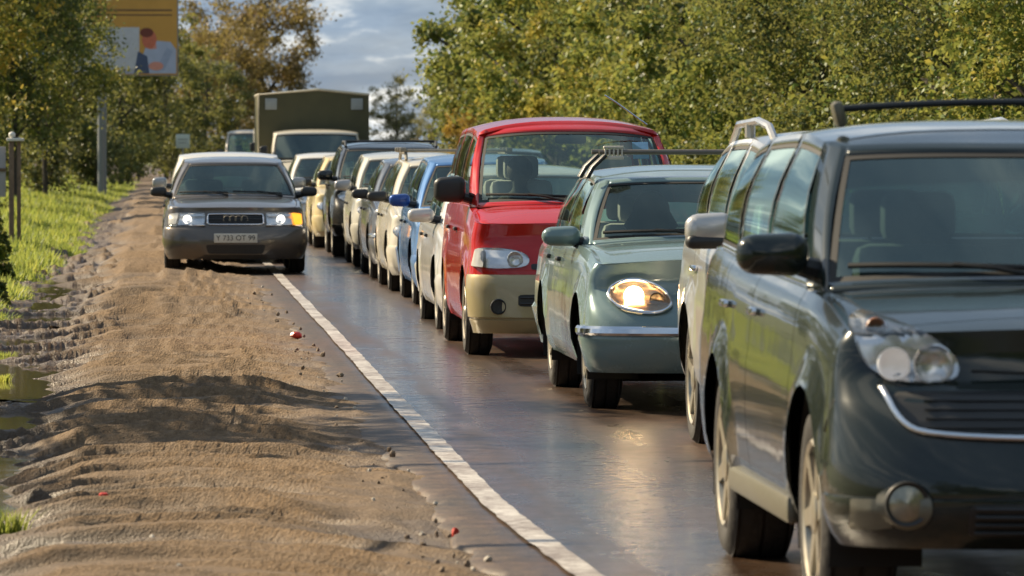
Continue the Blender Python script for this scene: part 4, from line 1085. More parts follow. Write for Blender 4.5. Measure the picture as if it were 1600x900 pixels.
# white car following it
wf = build_car('saloon_car', 'white saloon on the shoulder hidden behind the grey-brown saloon', 'car', None, (1.03, 70.2, -.01), var(SEDAN, hw=.87, gh=dict(wr=.66, zr=[(1.85, 1.36), (2.2, 1.415), (2.8, 1.43), (3.4, 1.39)]), mirror=dict(y=1.5, z=1.06, size=(.20, .11, .15), x=.93, mat=P('grey_mirror_paint', (.30, .31, .32), dirt=.1))), wh2)
headlights(wf, [(-.77, .58), (-.77, .70), (-.45, .70), (-.45, .58)], M['reflector'], [(-.6, .64, .05, M['reflector'])])
# dark car driving away in the far lane
da = build_car('saloon_car', 'dark grey saloon roof showing between the black SUV and the red minivan', 'car', None, (5.9, 92.0, 0.02), var(SEDAN, gh=dict(zr=[(1.85, 1.36), (2.2, 1.415), (2.8, 1.43), (3.4, 1.38)])), P('charcoal_paint', (.05, .055, .06), dirt=.3), rz=math.pi)
for sgn in (-1, 1): da.patch('tail_light', [(sgn*-.80, .66), (sgn*-.50, .66), (sgn*-.50, .80), (sgn*-.80, .82)], simple('red_tail_lens', (.35, .02, .02), .25), axis='rear', lift=.01, smooth_it=1)

# box truck
tcream = P('truck_cream_paint', (.60, .56, .47), metal=0, rough=.4, dirt=.4)
TRK = dict(L=2.9, hw=.97, ya=.95, wb=3.3, r=.40, tw=.24, zb=.36, zs=.40, ys0=.38, ys1=.2, nf=3.4, nr=5, rim='cap', nsp=6, gap=.07, rear_seat=False,
    top=[(0, .92), (.1, 1.0), (.6, 1.12), (1.2, 1.22), (2.0, 1.24), (2.9, 1.24)], crown=[(0, .04), (1, .05), (2.9, .02)], fp=[(0, .04), (.2, 0), (.6, .02), (.85, .07), (1, .16)], rp=[(0, 0), (1, .01)], sp=SP,
    doors=[1.42, 2.55], cowl=1.10, deck=2.8, trunk=False, handle_z=1.08,
    gh=dict(wsb=1.05, bowb=.2, wst=1.50, bowt=.12, wr=.84, zr=[(1.5, 1.79), (1.75, 1.83), (2.3, 1.85), (2.8, 1.84)], crown=.06, p=3, rgb=2.86, rgt=2.84, win=[(1.45, 1.74, 2.45, 2.45)], blind=('rear',), wsin=.03, wstin=.05),
    mirror=dict(y=1.5, z=1.45, size=(.16, .08, .26), x=1.05, mat=M['plastic']), bump=[(.36, -.02), (.36, .05), (.40, .07), (.56, .07), (.60, .05), (.605, -.01)])
tr = build_car('box_truck', 'cream cab box truck with tall olive cargo box, towering over the far queue', 'truck', QG, (3.27, 105.0, -.06), TRK, tcream, bumper_mat=M['plastic'], wglass=M['glass_dark'])
headlights(tr, [(-.80, .70), (-.80, .86), (-.5, .86), (-.5, .70)], M['reflector'], [(-.65, .78, .06, M['reflector'])])
slats(tr, -.45, .45, .70, .86, 4, M['plastic'])
olive = simple('olive_box_paint', (.070, .066, .026), .55, 0, .25, 4)
b = B(); bx0, bx1, y0, y1, z0 = -1.115, 1.115, 3.05, 7.6, .72
prof = [(bx0, z0), (bx1, z0), (bx1, 2.60), (0.10, 2.70), (bx0, 2.60)]
fr = [b.bm.verts.new((x, y0, z)) for x, z in prof]; bk = [b.bm.verts.new((x, y1, z)) for x, z in prof]
b.bm.faces.new(fr[::-1]); b.bm.faces.new(bk)
for i in range(5): b.bm.faces.new((fr[i], fr[(i+1) % 5], bk[(i+1) % 5], bk[i]))
bxo = b.build('cargo_box', olive, tr.root, smooth=False)
pal = simple('box_edge_trim', (.55, .50, .38), .5, 0, .2)
b = B(); b.tube([(bx0-.01, y0-.01, z0), (bx0-.01, y0-.01, 2.61), (.10, y0-.01, 2.715), (bx1+.01, y0-.01, 2.61)], .028, 4); b.tube([(bx0, y0, 2.61), (bx0, y1, 2.61)], .03, 4); b.build('box_trim', pal, bxo, smooth=False)
for sgn in (-1, 1):
    b = B(); b.box((sgn*.87, y0-.012, 2.42), (.24, .03, .23), .01); b.build('vent_panel', simple('pale_blue_grey_panel', (.30, .33, .33), .6), bxo)
b = B(); b.box((0, 4.6, .58), (.9, 6.0, .16)); b.build('chassis', M['under'], tr.root)
# two vehicles farther up the queue
ft = build_car('delivery_van', 'white van cab glimpsed left of the olive cargo box', 'van', QG, (3.9, 150.0, 0.0), var(TRK, gh=dict(zr=[(1.5, 1.93), (1.75, 1.99), (2.3, 2.02), (2.8, 2.0)])), wh2, bumper_mat=M['plastic'], wglass=M['glass_dark'])
b = B(); b.box((0, 4.6, 1.35), (1.9, 3.6, 1.3), .06); b.build('cargo_body', wh2, ft.root)
fv = build_car('delivery_van', 'small whitish van farthest back, above the roof of the white shoulder saloon', 'van', QG, (3.15, 172.0, 0.0), var(VAN, gh=dict(zr=[(1.5, 1.82), (1.8, 1.87), (2.6, 1.90), (3.7, 1.88), (4.15, 1.82)])), P('grubby_white_paint', (.50, .46, .40), metal=0, dirt=.5))
headlights(fv, [(-.80, .66), (-.80, .80), (-.45, .80), (-.45, .66)], M['reflector'], [(-.6, .73, .05, M['reflector'])])

# ------------------------------------------------------------------ people in the cars
def person(label, C, x, cloth, hood=False, driver=False):
    sy, sz = C.seat; wx, wy, wz = C.root.location
    root = empty('person', (wx+x, wy+sy, wz+sz+.05), label, 'person', 'people seated in the cars'); root.scale = (.88, .88, .88)
    me = bpy.data.meshes.new('body')
    hx = .05 if driver else 0
    V = [(0, -.06, .05), (0, -.04, .22), (0, -.02, .40), (0, -.02, .52), (0, -.035, .60), (0, -.05, .68), (0, -.06, .755), (0, -.05, .82),
         (-.17, -.02, .47), (-.24, -.06, .26), (-.17, -.30, .20), (-.11, -.40, .24), (.17, -.02, .47), (.24, -.06, .26), (.17, -.30, .20), (.11, -.40, .24),
         (-.10, -.20, .05), (-.11, -.50, .08), (-.11, -.55, -.18), (.10, -.20, .05), (.11, -.50, .08), (.11, -.55, -.18), (0, -.155, .715)]
    E = [(0, 1), (1, 2), (2, 3), (3, 4), (4, 5), (5, 6), (6, 7), (3, 8), (8, 9), (9, 10), (10, 11), (3, 12), (12, 13), (13, 14), (14, 15), (0, 16), (16, 17), (17, 18), (0, 19), (19, 20), (20, 21), (6, 22)]
    rad = [.16, .155, .16, .10, .058, .075, .095, .075, .075, .052, .042, .030, .075, .052, .042, .030, .09, .075, .06, .09, .075, .06, .016]
    me.from_pydata(V, E, []); o = bpy.data.objects.new('body', me); COL.objects.link(o); o.parent = root
    sk = o.modifiers.new('skin', 'SKIN'); sk.use_smooth_shade = True
    for i, sv_ in enumerate(me.skin_vertices[0].data): sv_.radius = (rad[i], rad[i]*(.72 if i < 4 else 1)); sv_.use_root = (i == 0)
    s_ = o.modifiers.new('subd', 'SUBSURF'); s_.levels = 1; s_.render_levels = 2
    me.materials.append(cloth)
    b = B(); b.ball((0, -.03, .765), (.115, .125, .125) if not hood else (.135, .14, .15), 3)
    if hood:
        for v_ in b.bm.verts:
            if v_.co.z < .74: v_.co.x *= 1.5; v_.co.z -= .06
    b.build('hood' if hood else 'hair', simple('dark_hood_cloth', (.022, .023, .022), .9) if hood else simple('dark_hair', (.02, .016, .012), .7), root)
    return root
person('person in a dark hooded jacket in the front passenger seat of the blue-green saloon', vol, -.30, simple('dark_jacket_cloth', (.026, .027, .026), .9), hood=True)
person('driver in dark clothes behind the wheel of the blue-green saloon', vol, .36, simple('navy_jacket_cloth', (.025, .030, .036), .9))
person('person in dark clothes behind the left half of the red minivan windshield', van, -.38, simple('dark_green_jacket_cloth', (.020, .024, .020), .9))
# ------------------------------------------------------------------ vegetation
def leafmat(name, stops, trans=.35):
    m, t = newmat(name)
    g = N(t, 'ShaderNodeNewGeometry'); oi = N(t, 'ShaderNodeObjectInfo')
    c = N(t, 'ShaderNodeTexCoord').outputs['Object']
    n = N(t, 'ShaderNodeTexNoise', {'Vector': c, 'Scale': 1.1, 'Detail': 3.0})
    f = math_(t, 'ADD', math_(t, 'MULTIPLY', g.outputs['Random Per Island'], .34), math_(t, 'MULTIPLY', ramp(t, n.outputs['Fac'], [(.3, 0.0), (.7, 1.0)]), .62))
    f = math_(t, 'ADD', math_(t, 'ADD', f, .01), math_(t, 'MULTIPLY', math_(t, 'SUBTRACT', oi.outputs['Random'], .5), .48))
    cc = ramp(t, f, stops)
    d = N(t, 'ShaderNodeBsdfPrincipled', {'Base Color': cc, 'Roughness': .5, 'Specular IOR Level': .35})
    tl = N(t, 'ShaderNodeBsdfTranslucent', {'Color': mixc(t, .5, cc, (.9, .8, .2), 'MULTIPLY')})
    t.links.new(mixc(t, .25, cc, (1, .9, .3)), tl.inputs[0])
    ms = N(t, 'ShaderNodeMixShader', {0: trans, 1: d.outputs[0], 2: tl.outputs[0]})
    outp(t, ms.outputs[0]); return m
LM = {
 'green': leafmat('autumn_green_leaves', [(.26, (.020, .050, .008)), (.48, (.058, .115, .012)), (.68, (.125, .190, .016)), (.92, (.31, .25, .022))]),
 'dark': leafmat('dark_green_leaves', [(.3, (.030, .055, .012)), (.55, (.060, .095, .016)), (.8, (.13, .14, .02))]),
 'yellow': leafmat('yellow_leaves', [(.3, (.20, .13, .012)), (.55, (.38, .22, .018)), (.8, (.48, .30, .03))]),
 'brown': leafmat('brown_leaves', [(.25, (.060, .040, .014)), (.5, (.15, .085, .020)), (.8, (.25, .15, .030))]),
 'pale': leafmat('grey_green_leaves', [(.3, (.10, .11, .05)), (.55, (.19, .18, .09)), (.8, (.33, .32, .22))]),
 'left': leafmat('roadside_leaves', [(.28, (.028, .060, .008)), (.52, (.080, .135, .012)), (.70, (.22, .22, .018)), (.88, (.40, .27, .022))]),
 'grass': leafmat('grass_blades', [(.3, (.060, .13, .010)), (.55, (.13, .24, .014)), (.8, (.27, .31, .03))], .5)}
M['bark'] = simple('bark', (.055, .045, .036), .9, 0, .5, 12, bump=.6)
def crown_mesh(name, seed, n_cl, n_lf, size, zc, leaf, spread=.55, hollow=.35, drop=0.0):
    r_ = np.random.default_rng(seed); rx, ry, rz = size
    # clump centres through the crown volume
    d = r_.normal(size=(n_cl, 3)); d /= np.linalg.norm(d, axis=1)[:, None]
    rad = (hollow + (1-hollow)*r_.random(n_cl)**.5)
    lob = 1 + .22*np.sin(3*np.arctan2(d[:, 1], d[:, 0])+seed) + .18*np.sin(5*d[:, 2]+seed*2)
    cen = d*rad[:, None]*lob[:, None]*np.array([rx, ry, rz]); cen[:, 2] += zc
    idx = np.repeat(np.arange(n_cl), n_lf)
    n = len(idx); cs = spread*(.6+.8*r_.random(n_cl))
    p = cen[idx] + r_.normal(size=(n, 3))*cs[idx, None]*np.array([.55, .55, .42])
    s = leaf*(.55+.9*r_.random(n))
    nrm = r_.normal(size=(n, 3)) + np.array([-.25, -.15, .75]); nrm /= np.linalg.norm(nrm, axis=1)[:, None]
    a = np.cross(nrm, r_.normal(size=(n, 3))); a /= np.linalg.norm(a, axis=1)[:, None]; b = np.cross(nrm, a)
    a *= s[:, None]; b *= (s*.62)[:, None]
    V = np.stack([p-a, p+b*.9+nrm*(s*.12)[:, None], p+a, p-b*.9+nrm*(s*.12)[:, None]], 1).reshape(-1, 3)
    V[:, 2] = np.maximum(V[:, 2], .05)
    F = np.arange(4*n).reshape(-1, 4)
    return np_mesh(name, V, F), cen
def trunk_mesh(name, seed, h, r0, cen, n_br=14):
    r_ = random.Random(seed); b = B(); pts = []; rr = []
    for k in range(9):
        z = h*k/8; pts.append((.12*math.sin(k*.9+seed)*k/8, .12*math.cos(k*.7+seed)*k/8, z-.15)); rr.append(r0*(1-.85*k/8)+.012)
    b.tube(pts, rr, 8)
    for k in range(n_br):
        c_ = cen[r_.randrange(len(cen))]; z = min(max(c_[2]-.2-.35*math.hypot(c_[0], c_[1]), h*.18), h*.9)
        i = min(7, int(z/h*8)); p0 = Vector(pts[i]); mid = p0.lerp(Vector(c_), .5)+Vector((0, 0, .12))
        b.tube([p0, mid, Vector(c_)], [rr[i]*.55, rr[i]*.35, .012], 5)
    return b.mesh(name)
PROTO = {}
def proto(kind, seed, h, size, zc, n_cl, n_lf, leaf, r0=.12, spread=.55, hollow=.35):
    cm, cen = crown_mesh('crown', seed, n_cl, n_lf, size, zc, leaf, spread, hollow)
    tm = trunk_mesh('trunk', seed, h, r0, cen)
    cm.materials.append(LM[kind]); tm.materials.append(M['bark'])
    return cm, tm
def tree(name, label, loc, pr, rz=0, s=1.0, group=None, mat=None, sz=None):
    root = empty(name, loc, label, 'tree' if 'tree' in name else 'bush', group, rz); root.scale = (s, s, sz or s)
    for nm, me in (('crown', pr[0]), ('trunk', pr[1])):
        o = bpy.data.objects.new(nm, me); COL.objects.link(o); o.parent = root
        if mat and nm == 'crown':
            o.material_slots[0].link = 'OBJECT'; o.material_slots[0].material = LM[mat]
    return root
TG = [proto('green', 20+k, 7.0, (2.7+.3*(k % 2), 2.7, 3.5), 3.9, 88, 215, .074, .14, .46, .62) for k in range(4)]
TN = [proto('green', 30+k, 7.0, (2.7, 2.7, 3.5), 3.9, 150, 270, .048, .14, .44, .38) for k in range(2)]
TD = [proto('dark', 40+k, 6.0, (2.0, 2.0, 3.0), 3.3, 110, 105, .072, .10, .38, .45) for k in range(2)]
TB = proto('brown', 50, 12.0, (4.6, 3.8, 6.0), 7.0, 300, 62, .12, .22, .65, .3)
TL_ = [proto('left', 60+k, 7.5, (1.9, 1.9, 3.2), 4.7, 190, 70, .062, .075, .42, .35) for k in range(2)]
BU = [proto('dark', 70+k, 1.6, (1.1, 1.1, .9), .85, 60, 42, .06, .03, .32, .3) for k in range(2)]
r_ = random.Random(3); gi = 0
words_r = ['olive-green', 'yellowing green', 'deep green', 'gold-tinged green']
rt = []
y = 64.0
while y < 170:
    fall = 1 - .30*max(0, (y-140)/26)**1.3
    rt.append((11.5 + r_.uniform(-.7, 1.3), y, r_.choice((.86, 1.0, 1.14))*fall*np.interp(y, [64, 110, 180, 232], [.78, .86, 1.08, 1.08])*r_.uniform(.93, 1.08), r_.randrange(4), 0))
    y += r_.uniform(3.7, 4.9) + (y-66)*.014
y = 69.0
while y < 146:
    rt.append((14.6 + r_.uniform(-.6, .9), y, np.interp(y, [64, 110, 200], [.9, 1.0, 1.05])*r_.uniform(.95, 1.1), r_.randrange(4), 1))
    y += r_.uniform(4.6, 5.6) + (y-66)*.015
y = 72.0
while y < 170:
    rt.append((18.5, y, 1.05, r_.randrange(4), 2)); y += 7.5
for k, (x, y_, s, pi_, row) in enumerate(rt):
    if 240 + 8300*(x-3.5*s)/y_ < 630 and row < 3: continue
    t_ = tree('roadside_tree', 'bushy green and yellow tree in the dense wall of trees right of the road', (x, y_, .05), TG[pi_] if y_ > 92 else TN[pi_ % 2], r_.uniform(0, 6.28), s, 'trees in the wall right of the road')
tree('autumn_tree', 'slender golden yellow tree left of the red minivan roof', (8.95, 150.0, 0), TD[0], 1.0, .36, None, 'yellow', .50)
# left side
tree('roadside_tree', 'leafy tree with yellowing top at the left edge behind the wooden post', (-4.2, 116, .1), TL_[0], .3, 1.05, 'trees left of the shoulder')
tree('roadside_tree', 'thin-trunked tree standing in the grass left of the billboard pole', (-2.75, 138, .1), TL_[1], 1.3, .85, 'trees left of the shoulder')
tree('roadside_tree', 'second thin-trunked tree right beside it in the grass by the billboard pole', (-3.35, 131, .1), TL_[0], 2.3, .92, 'trees left of the shoulder')
tree('roadside_tree', 'full green tree rising at the far left edge of the picture', (-5.6, 132, .1), TL_[1], 4.3, 1.2, 'trees left of the shoulder')
tree('roadside_tree', 'green tree partly covering the left half of the billboard', (-3.2, 152, .1), TL_[1], 5.3, .95, 'trees left of the shoulder')
for k, (x, y_, s) in enumerate([(-5.5, 165, 1.1), (-3.2, 178, 1.15), (-1.2, 205, 1.1), (.6, 232, 1.0), (-.6, 245, 1.25), (2.6, 262, 1.05), (-3.5, 225, 1.4), (-6, 200, 1.4), (-8, 150, 1.2)]):
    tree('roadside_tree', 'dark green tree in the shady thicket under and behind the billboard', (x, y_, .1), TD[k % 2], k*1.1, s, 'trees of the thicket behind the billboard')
for k, (x, y_, s) in enumerate([(-3.0, 150, 1.0), (-4.6, 140, 1.1), (-1.9, 176, 1.2), (-.9, 196, 1.1), (-5.6, 118, 1.0), (-3.9, 112, .7), (.9, 226, 1.1)]):
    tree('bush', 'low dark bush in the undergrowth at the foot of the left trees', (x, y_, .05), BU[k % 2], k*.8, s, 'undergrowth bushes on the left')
tree('autumn_tree', 'big brown autumn tree behind the box truck', (8.6, 420, -.3), TB, .6, 1.15)
tree('autumn_tree', 'brown autumn tree just left of the biggest brown one', (4.9, 395, -.3), TB, 2.6, .9)
tree('autumn_tree', 'brown autumn tree rising right beside the billboard edge', (2.4, 385, -.3), TB, 4.0, .78)
tree('far_tree', 'pale grey-green tree far down the road, right of the cargo box', (19.0, 415, -.3), TD[0], .9, 1.05, None, 'pale')
tree('far_tree', 'small pale tree beside the yellow one, at the end of the tree wall', (21.8, 400, -.3), TD[1], 2.2, .95, None, 'pale')
tree('far_tree', 'low far tree between the cargo box and the black SUV roof', (16.6, 430, -.3), TD[1], 3.0, .55, None, 'pale')
for k in range(14):
    tree('far_tree', 'tree in the distant belt closing the view down the road', (-34+k*5.2, 480+6*math.sin(k*2.1), -.3), TD[k % 2], k*1.3, (1.1 if k < 7 else .45)+.12*math.sin(k*1.7), 'trees of the distant belt', 'brown' if k % 3 else 'pale')
# trees outside the frame on the left: they throw the shadow band over the shoulder
for k, (x, y_, s) in enumerate([(-4.3, 36.0, .85), (-4.7, 32.4, .85), (-6.6, 34.2, .85)]):
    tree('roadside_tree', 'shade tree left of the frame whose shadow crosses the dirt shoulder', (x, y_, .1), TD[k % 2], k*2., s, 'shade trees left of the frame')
for k, (x, y_, s) in enumerate([(-16, 60, 1.2), (-15, 75, 1.2), (-14, 90, 1.1), (-17, 45, 1.3), (-12, 104, 1.1)]):
    tree('roadside_tree', 'tree well left of the frame, seen in the car doors as reflection', (x, y_, .1), TG[k % 4], k*2., s*.9, 'trees well left of the frame')

k = 0
for x, y0_, y1_ in ((12.5, -75, 38), (-9.5, -75, -12), (17, -75, 38)):
    y_ = y0_
    while y_ < y1_:
        tree('roadside_tree', 'roadside tree behind the photographer, mirrored in the car paint', (x+math.sin(k*2.3), y_, .05), TG[k % 4], k*1.7, 1.15+.1*math.sin(k), 'trees behind the photographer')
        y_ += 5.5; k += 1
for k in range(8): tree('roadside_tree', 'roadside tree behind the photographer, mirrored in the car paint', (-8+k*4.0, -78+2*math.sin(k*3), .05), TG[k % 4], k*1.7, 1.4, 'trees behind the photographer')

# grass: blades over the left bank
def blades(name, X, Y, Z, hmin, hmax, width, seed, lean=.5):
    r2_ = np.random.default_rng(seed); n = len(X)
    h = r2_.uniform(hmin, hmax, n); az = r2_.uniform(0, 6.283, n); ln = r2_.uniform(.1, lean, n)*h
    wv = np.stack([np.cos(az+1.57), np.sin(az+1.57), 0*az], 1)*(width*r2_.uniform(.6, 1.4, n))[:, None]
    base = np.stack([X, Y, Z], 1); dr = np.stack([np.cos(az), np.sin(az), 0*az], 1)
    mid = base + dr*(ln*.35)[:, None] + np.array([0, 0, 1])*(h*.6)[:, None]
    tip = base + dr*ln[:, None] + np.array([0, 0, 1])*h[:, None]
    V = np.stack([base-wv, base+wv, mid+wv*.8, mid-wv*.8, tip], 1).reshape(-1, 3)
    i = np.arange(n)*5
    T = np.concatenate([np.stack([i, i+1, i+2], 1), np.stack([i, i+2, i+3], 1), np.stack([i+3, i+2, i+4], 1)])
    return np_mesh(name, V, None, T)
n = 240000
u = rng.random(n); Yb = 33 + (215-33)*u**1.5
Xe = np.interp(Yb, [33, 45, 55, 75, 100, 135, 200, 220], [-1.42, -1.24, -1.16, -1.04, -.95, -.80, -.25, -.1]) + .22*fbm(Yb*.35, Yb*0, 3)*2 - .12*np.abs(vnoise(Yb*1.7, Yb*0+4))
Xb = Xe - (rng.random(n)**1.4)*np.interp(Yb, [33, 100, 215], [1.6, 5.0, 6.0])
clump = vnoise(Xb*2.1, Yb*.9) + vnoise(Xb*5, Yb*2.5)*.5
keep = clump > -.22
Xb, Yb, clump = Xb[keep], Yb[keep], clump[keep]
dens = np.clip((Xe[keep]-Xb)/.5, .25, 1)
me = blades('grass', Xb, Yb, ground_z(Xb, Yb)-.02, .10, .30, .011, 5)
co = np.empty(len(me.vertices)*3, np.float32); me.vertices.foreach_get('co', co); co = co.reshape(-1, 5, 3)
sc_ = (.55+.7*np.clip(clump+.3, 0, 1))*dens
co[:, :, 2] = co[:, :1, 2] + (co[:, :, 2]-co[:, :1, 2])*sc_[:, None]
me.vertices.foreach_set('co', co.ravel()); me.update()
tag(link_mesh('grass', me, LM['grass'], None, True, 0), 'bright green and yellow grass covering the left bank', 'grass', kind='stuff')
# near grass tuft, bottom left
def tuft(label, x, y_, n_, rad, h, seed, z=None):
    r2_ = np.random.default_rng(seed); a = r2_.uniform(0, 6.28, n_); q = rad*np.sqrt(r2_.random(n_))
    X = q*np.cos(a); Y = q*np.sin(a)
    me_ = blades('grass_tuft', X, Y, 0*X-.03, h*.4, h, .006, seed, .8)
    o = link_mesh('grass_tuft', me_, LM['grass'], None, True, 0); o.location = (x, y_, z if z is not None else float(dirt_z(np.array([x]), np.array([y_]))[0]))
    return tag(o, label, 'grass', 'grass tufts by the puddles')
tuft('grass tuft at the bottom left corner beside the puddle', -.76, 23.0, 900, .20, .19, 1)
tuft('low grass clump at the left edge beyond the nearest puddle', -1.22, 37.5, 700, .22, .10, 2)
tuft('low grass clump farther up the wet left edge of the dirt', -1.30, 42.0, 700, .22, .10, 3)
def weed(x, y_, h, seed):
    r2_ = np.random.default_rng(seed); n_ = 260
    hh = r2_.random(n_)**.7*h; a = r2_.uniform(0, 6.28, n_); q = .05 + .16*r2_.random(n_)*(1.1-hh/h)
    p_ = np.stack([q*np.cos(a), q*np.sin(a), hh], 1); s = .035*(1+r2_.random(n_))
    nrm = r2_.normal(size=(n_, 3))+np.array([0, 0, .6]); nrm /= np.linalg.norm(nrm, axis=1)[:, None]
    aa = np.cross(nrm, r2_.normal(size=(n_, 3))); aa /= np.linalg.norm(aa, axis=1)[:, None]; bb_ = np.cross(nrm, aa)
    V = np.stack([p_-aa*s[:, None], p_+bb_*(s*.5)[:, None], p_+aa*s[:, None], p_-bb_*(s*.5)[:, None]], 1).reshape(-1, 3)
    root = empty('weed', (x, y_, float(ground_z(np.array([x]), np.array([y_]))[0])), 'leafy roadside weed standing among the grass of the left bank', 'weed', 'weeds on the left bank')
    link_mesh('leaves', np_mesh('leaves', V, np.arange(4*n_).reshape(-1, 4)), LM['left'], root, True, 0)
    b = B()
    for k in range(4): b.tube([(0, 0, -.03), (.05*math.cos(k*1.6), .05*math.sin(k*1.6), h*.5), (.10*math.cos(k*1.6), .10*math.sin(k*1.6), h)], .006, 5)
    b.build('stem', M['bark'], root)
for k, (x, y_, h) in enumerate([(-2.05, 72, .42), (-1.9, 66, .38), (-2.3, 78, .5), (-1.7, 61, .3), (-2.6, 88, .5), (-1.6, 54, .3)]): weed(x, y_, h, 80+k)

# ------------------------------------------------------------------ street furniture, billboard, wires, litter
wood = simple('weathered_wood', (.17, .12, .08), .85, 0, .5, 14, bump=.5)
gp_ = empty('gate_post', (-2.06, 80.0, 0), 'weathered wooden gate post with white cap at the left edge of the picture', 'post')
b = B(); b.box((-.04, 0, .75), (.075, .09, 1.75), .01); b.box((.07, .02, .75), (.06, .07, 1.70), .01); b.build('post', wood, gp_)
b = B(); b.ball((-.03, 0, 1.70), (.055, .055, .05), 2); b.box((.02, 0, 1.63), (.26, .16, .05), .015); b.build('cap', simple('chalky_white', (.66, .64, .58), .6), gp_)
b = B(); b.box((-.75, .06, 1.15), (1.25, .03, .75), .006); b.build('panel', simple('grey_sheet_panel', (.36, .36, .38), .6, 0, .15, 3), gp_)
b = B(); b.box((-.75, .03, 1.18), (1.25, .03, .05), .006); b.build('crosspiece', wood, gp_)

bb_root = empty('billboard', (-1.5, 160.0, .0), 'billboard with orange sky and a person in a pale blue shirt above the left trees', 'billboard')
steel = simple('grey_painted_steel', (.20, .22, .23), .5, .3, .15)
b = B(); b.tube([(0, .12, -.3), (0, .12, 3.7)], .135, 16); b.build('pole', steel, bb_root)
b = B(); b.box((0, .06, 4.73), (4.58, .16, 2.34), .02); b.build('frame', simple('grey_billboard_frame', (.22, .22, .22), .6), bb_root)
def flat(nm, pts, mat, y_, par):
    return mesh_obj(nm, [(x, y_, z) for x, z in pts], [tuple(range(len(pts)))[::-1]], mat, par, False)
def ell(cx_, cz_, a_, b2, n_=24): return [(cx_+a_*math.cos(2*math.pi*k/n_), cz_+b2*math.sin(2*math.pi*k/n_)) for k in range(n_)]
face = flat('poster', [(-2.25, 3.60), (2.25, 3.60), (2.25, 5.86), (-2.25, 5.86)], simple('poster_orange', (.55, .30, .06), .6, 0, .25, 1.2), -.03, bb_root)
pw = simple('poster_pale_grey', (.50, .53, .58), .6, 0, .15, 6); pb = simple('poster_blue', (.06, .20, .48), .6, 0, .3, 5); pk = simple('poster_brown', (.20, .11, .04), .6)
flat('poster_panel', [(-1.35, 3.62), (1.12, 3.62), (1.12, 5.02), (-1.35, 5.02)], pw, -.034, face)
flat('poster_band', [(-2.24, 3.62), (-1.36, 3.62), (-1.36, 5.3), (-2.24, 5.3)], pb, -.034, face)
flat('poster_stripe', [(-.2, 5.50), (2.1, 5.50), (2.1, 5.56), (-.2, 5.56)], pk, -.034, face)
flat('poster_stripe', [(-.2, 5.36), (2.1, 5.36), (2.1, 5.41), (-.2, 5.41)], pk, -.034, face)
flat('poster_strip', [(-1.34, 3.63), (1.11, 3.63), (1.11, 3.78), (-1.34, 3.78)], simple('poster_lilac', (.36, .38, .50), .6), -.038, face)
flat('poster_figure_shirt', [(1.05, 3.64), (2.22, 3.64), (2.22, 4.35), (2.05, 4.58), (1.62, 4.62), (1.30, 4.40)], simple('poster_shirt', (.38, .45, .60), .6, 0, .15, 4), -.040, face)
flat('poster_figure_jeans', [(.96, 3.64), (1.42, 3.64), (1.36, 4.15), (1.08, 4.30)], simple('poster_navy', (.06, .09, .17), .6), -.043, face)
flat('poster_figure_hand', ell(1.62, 3.86, .22, .13), simple('poster_skin', (.60, .28, .22), .6), -.046, face)
flat('poster_figure_head', ell(1.42, 4.66, .22, .28), simple('poster_face', (.55, .16, .09), .6, 0, .3, 6), -.046, face)
flat('poster_figure_hair', ell(1.34, 4.86, .20, .14), simple('poster_hair', (.16, .04, .025), .6), -.049, face)

for k, (x0_, z0_, w_) in enumerate([(-1.1, 4.82, 1.5), (-1.1, 4.66, 1.2), (-1.1, 4.50, 1.6), (-.9, 4.20, .7), (-.1, 4.12, .5)]):
    flat('poster_text_line', [(x0_, z0_), (x0_+w_, z0_), (x0_+w_, z0_+.07), (x0_, z0_+.07)], simple('poster_grey_ink', (.22, .25, .30), .6), -.037, face)
flat('poster_figure_arm', [(1.60, 3.74), (1.86, 3.72), (2.12, 4.30), (1.94, 4.42)], simple('poster_shirt_fold', (.30, .37, .52), .6, 0, .2, 5), -.043, face)
flat('poster_figure_neck', [(1.42, 4.36), (1.64, 4.38), (1.60, 4.64), (1.40, 4.60)], simple('poster_skin', (.60, .28, .22), .6), -.044, face)
sg = empty('road_sign', (1.12, 196.0, -.1), 'small pale square road sign in front of the far left thicket', 'sign')
b = B(); b.tube([(0, .03, 0), (0, .03, 1.95)], .03, 8); b.build('pole', steel, sg)
b = B(); b.box((0, 0, 1.72), (.52, .02, .52), .02); pn = b.build('panel', simple('sign_pale_green', (.50, .56, .47), .5, 0, .1), sg)
b = B(); b.box((0, -.013, 1.78), (.36, .004, .05)); b.box((0, -.013, 1.66), (.30, .004, .05)); b.build('print', simple('sign_grey_print', (.30, .34, .30), .5), pn)

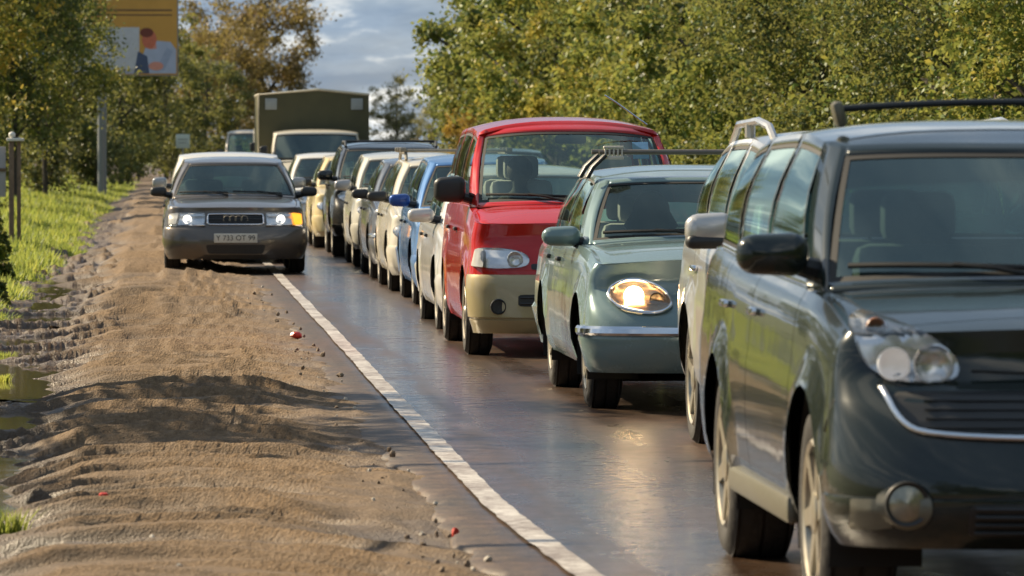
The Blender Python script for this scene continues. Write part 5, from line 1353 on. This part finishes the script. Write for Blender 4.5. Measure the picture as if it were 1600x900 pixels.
# overhead wires crossing above the road: their shadows fall on dirt and asphalt
def wire(label, y_at, z, dy):
    d = 1/math.tan(SUN_EL); ox = math.sin(SUN_AZ)*d*z; oy = math.cos(SUN_AZ)*d*z
    pts = [(-18+k*2.0, y_at+oy+dy*(k-8)*.12, z+.004*(k-8)**2) for k in range(21)]
    b = B(); b.tube(pts, .055, 6); return tag(b.build('overhead_wire', M['rubber'], None), label, 'wire', 'wires over the road')
wire('overhead wire above the frame whose thin shadow crosses the nearest dirt', 21.0, 5.2, -.25)
wire('overhead wire above the frame whose thin shadow crosses the wet asphalt', 26.4, 5.6, .25)

def crumple(name, label, loc, size, mat, seed):
    r3 = random.Random(seed); b = B(); b.ball((0, 0, 0), size, 2)
    for v_ in b.bm.verts: v_.co *= 1 + .35*(r3.random()-.5)
    o = b.build(name, mat, None, smooth=False); o.location = loc; return tag(o, label, 'litter')
redp = simple('red_litter', (.55, .05, .03), .4, 0, .2)
crumple('crumpled_can', 'crumpled red litter at the broken asphalt edge beside the white line', (1.16, 43.2, .03), (.05, .04, .03), redp, 2)
crumple('crumpled_wrapper', 'dark red scrap lying in the shaded dirt at lower left', (-.22, 23.8, .012+float(dirt_z(np.array([-.22]), np.array([23.8]))[0])), (.022, .02, .012), redp, 4)
crumple('crumpled_cup', 'red litter standing at the near puddle by the asphalt edge', (1.24, 21.85, -.01), (.016, .016, .024), redp, 5)
# stones
SM = [stone_mesh(k) for k in range(4)]
stm = simple('road_stone', (.19, .14, .095), .85, 0, .4, 20); stl = simple('pale_stone', (.42, .38, .32), .8, 0, .3, 20)
for me in SM: me.materials.append(stm)
SM[1].materials[0] = stl
r3 = random.Random(12); lay = []
while len(lay) < 140:
    py = r3.uniform(300, 890); y_ = 8300*1.6/(py-222+40); e_x = 1.1
    if r3.random() < .6: x = r3.gauss(1.12, .10)
    else: x = r3.uniform(-1.2, 1.0) if r3.random() < .55 else r3.gauss(-.85, .2)
    if x > 1.30 or x < -1.4 or not (17 < y_ < 70): continue
    lay.append((x, y_))
for k, (x, y_) in enumerate(lay):
    s = (r3.uniform(.006, .016) if k % 5 else r3.uniform(.012, .020))*(1.4 if y_ > 35 else 1)
    o = bpy.data.objects.new('stone', SM[k % 4]); COL.objects.link(o)
    z = float(dirt_z(np.array([x]), np.array([y_]))[0]); z = max(z, .004) if x > 1.14 else z
    o.location = (x, y_, z+s*.25); o.scale = (s, s, s); o.rotation_euler = (r3.random()*3, r3.random()*3, r3.random()*6)
    tag(o, 'small stone or clod lying on the dirt shoulder', 'stone', 'stones on the dirt shoulder')
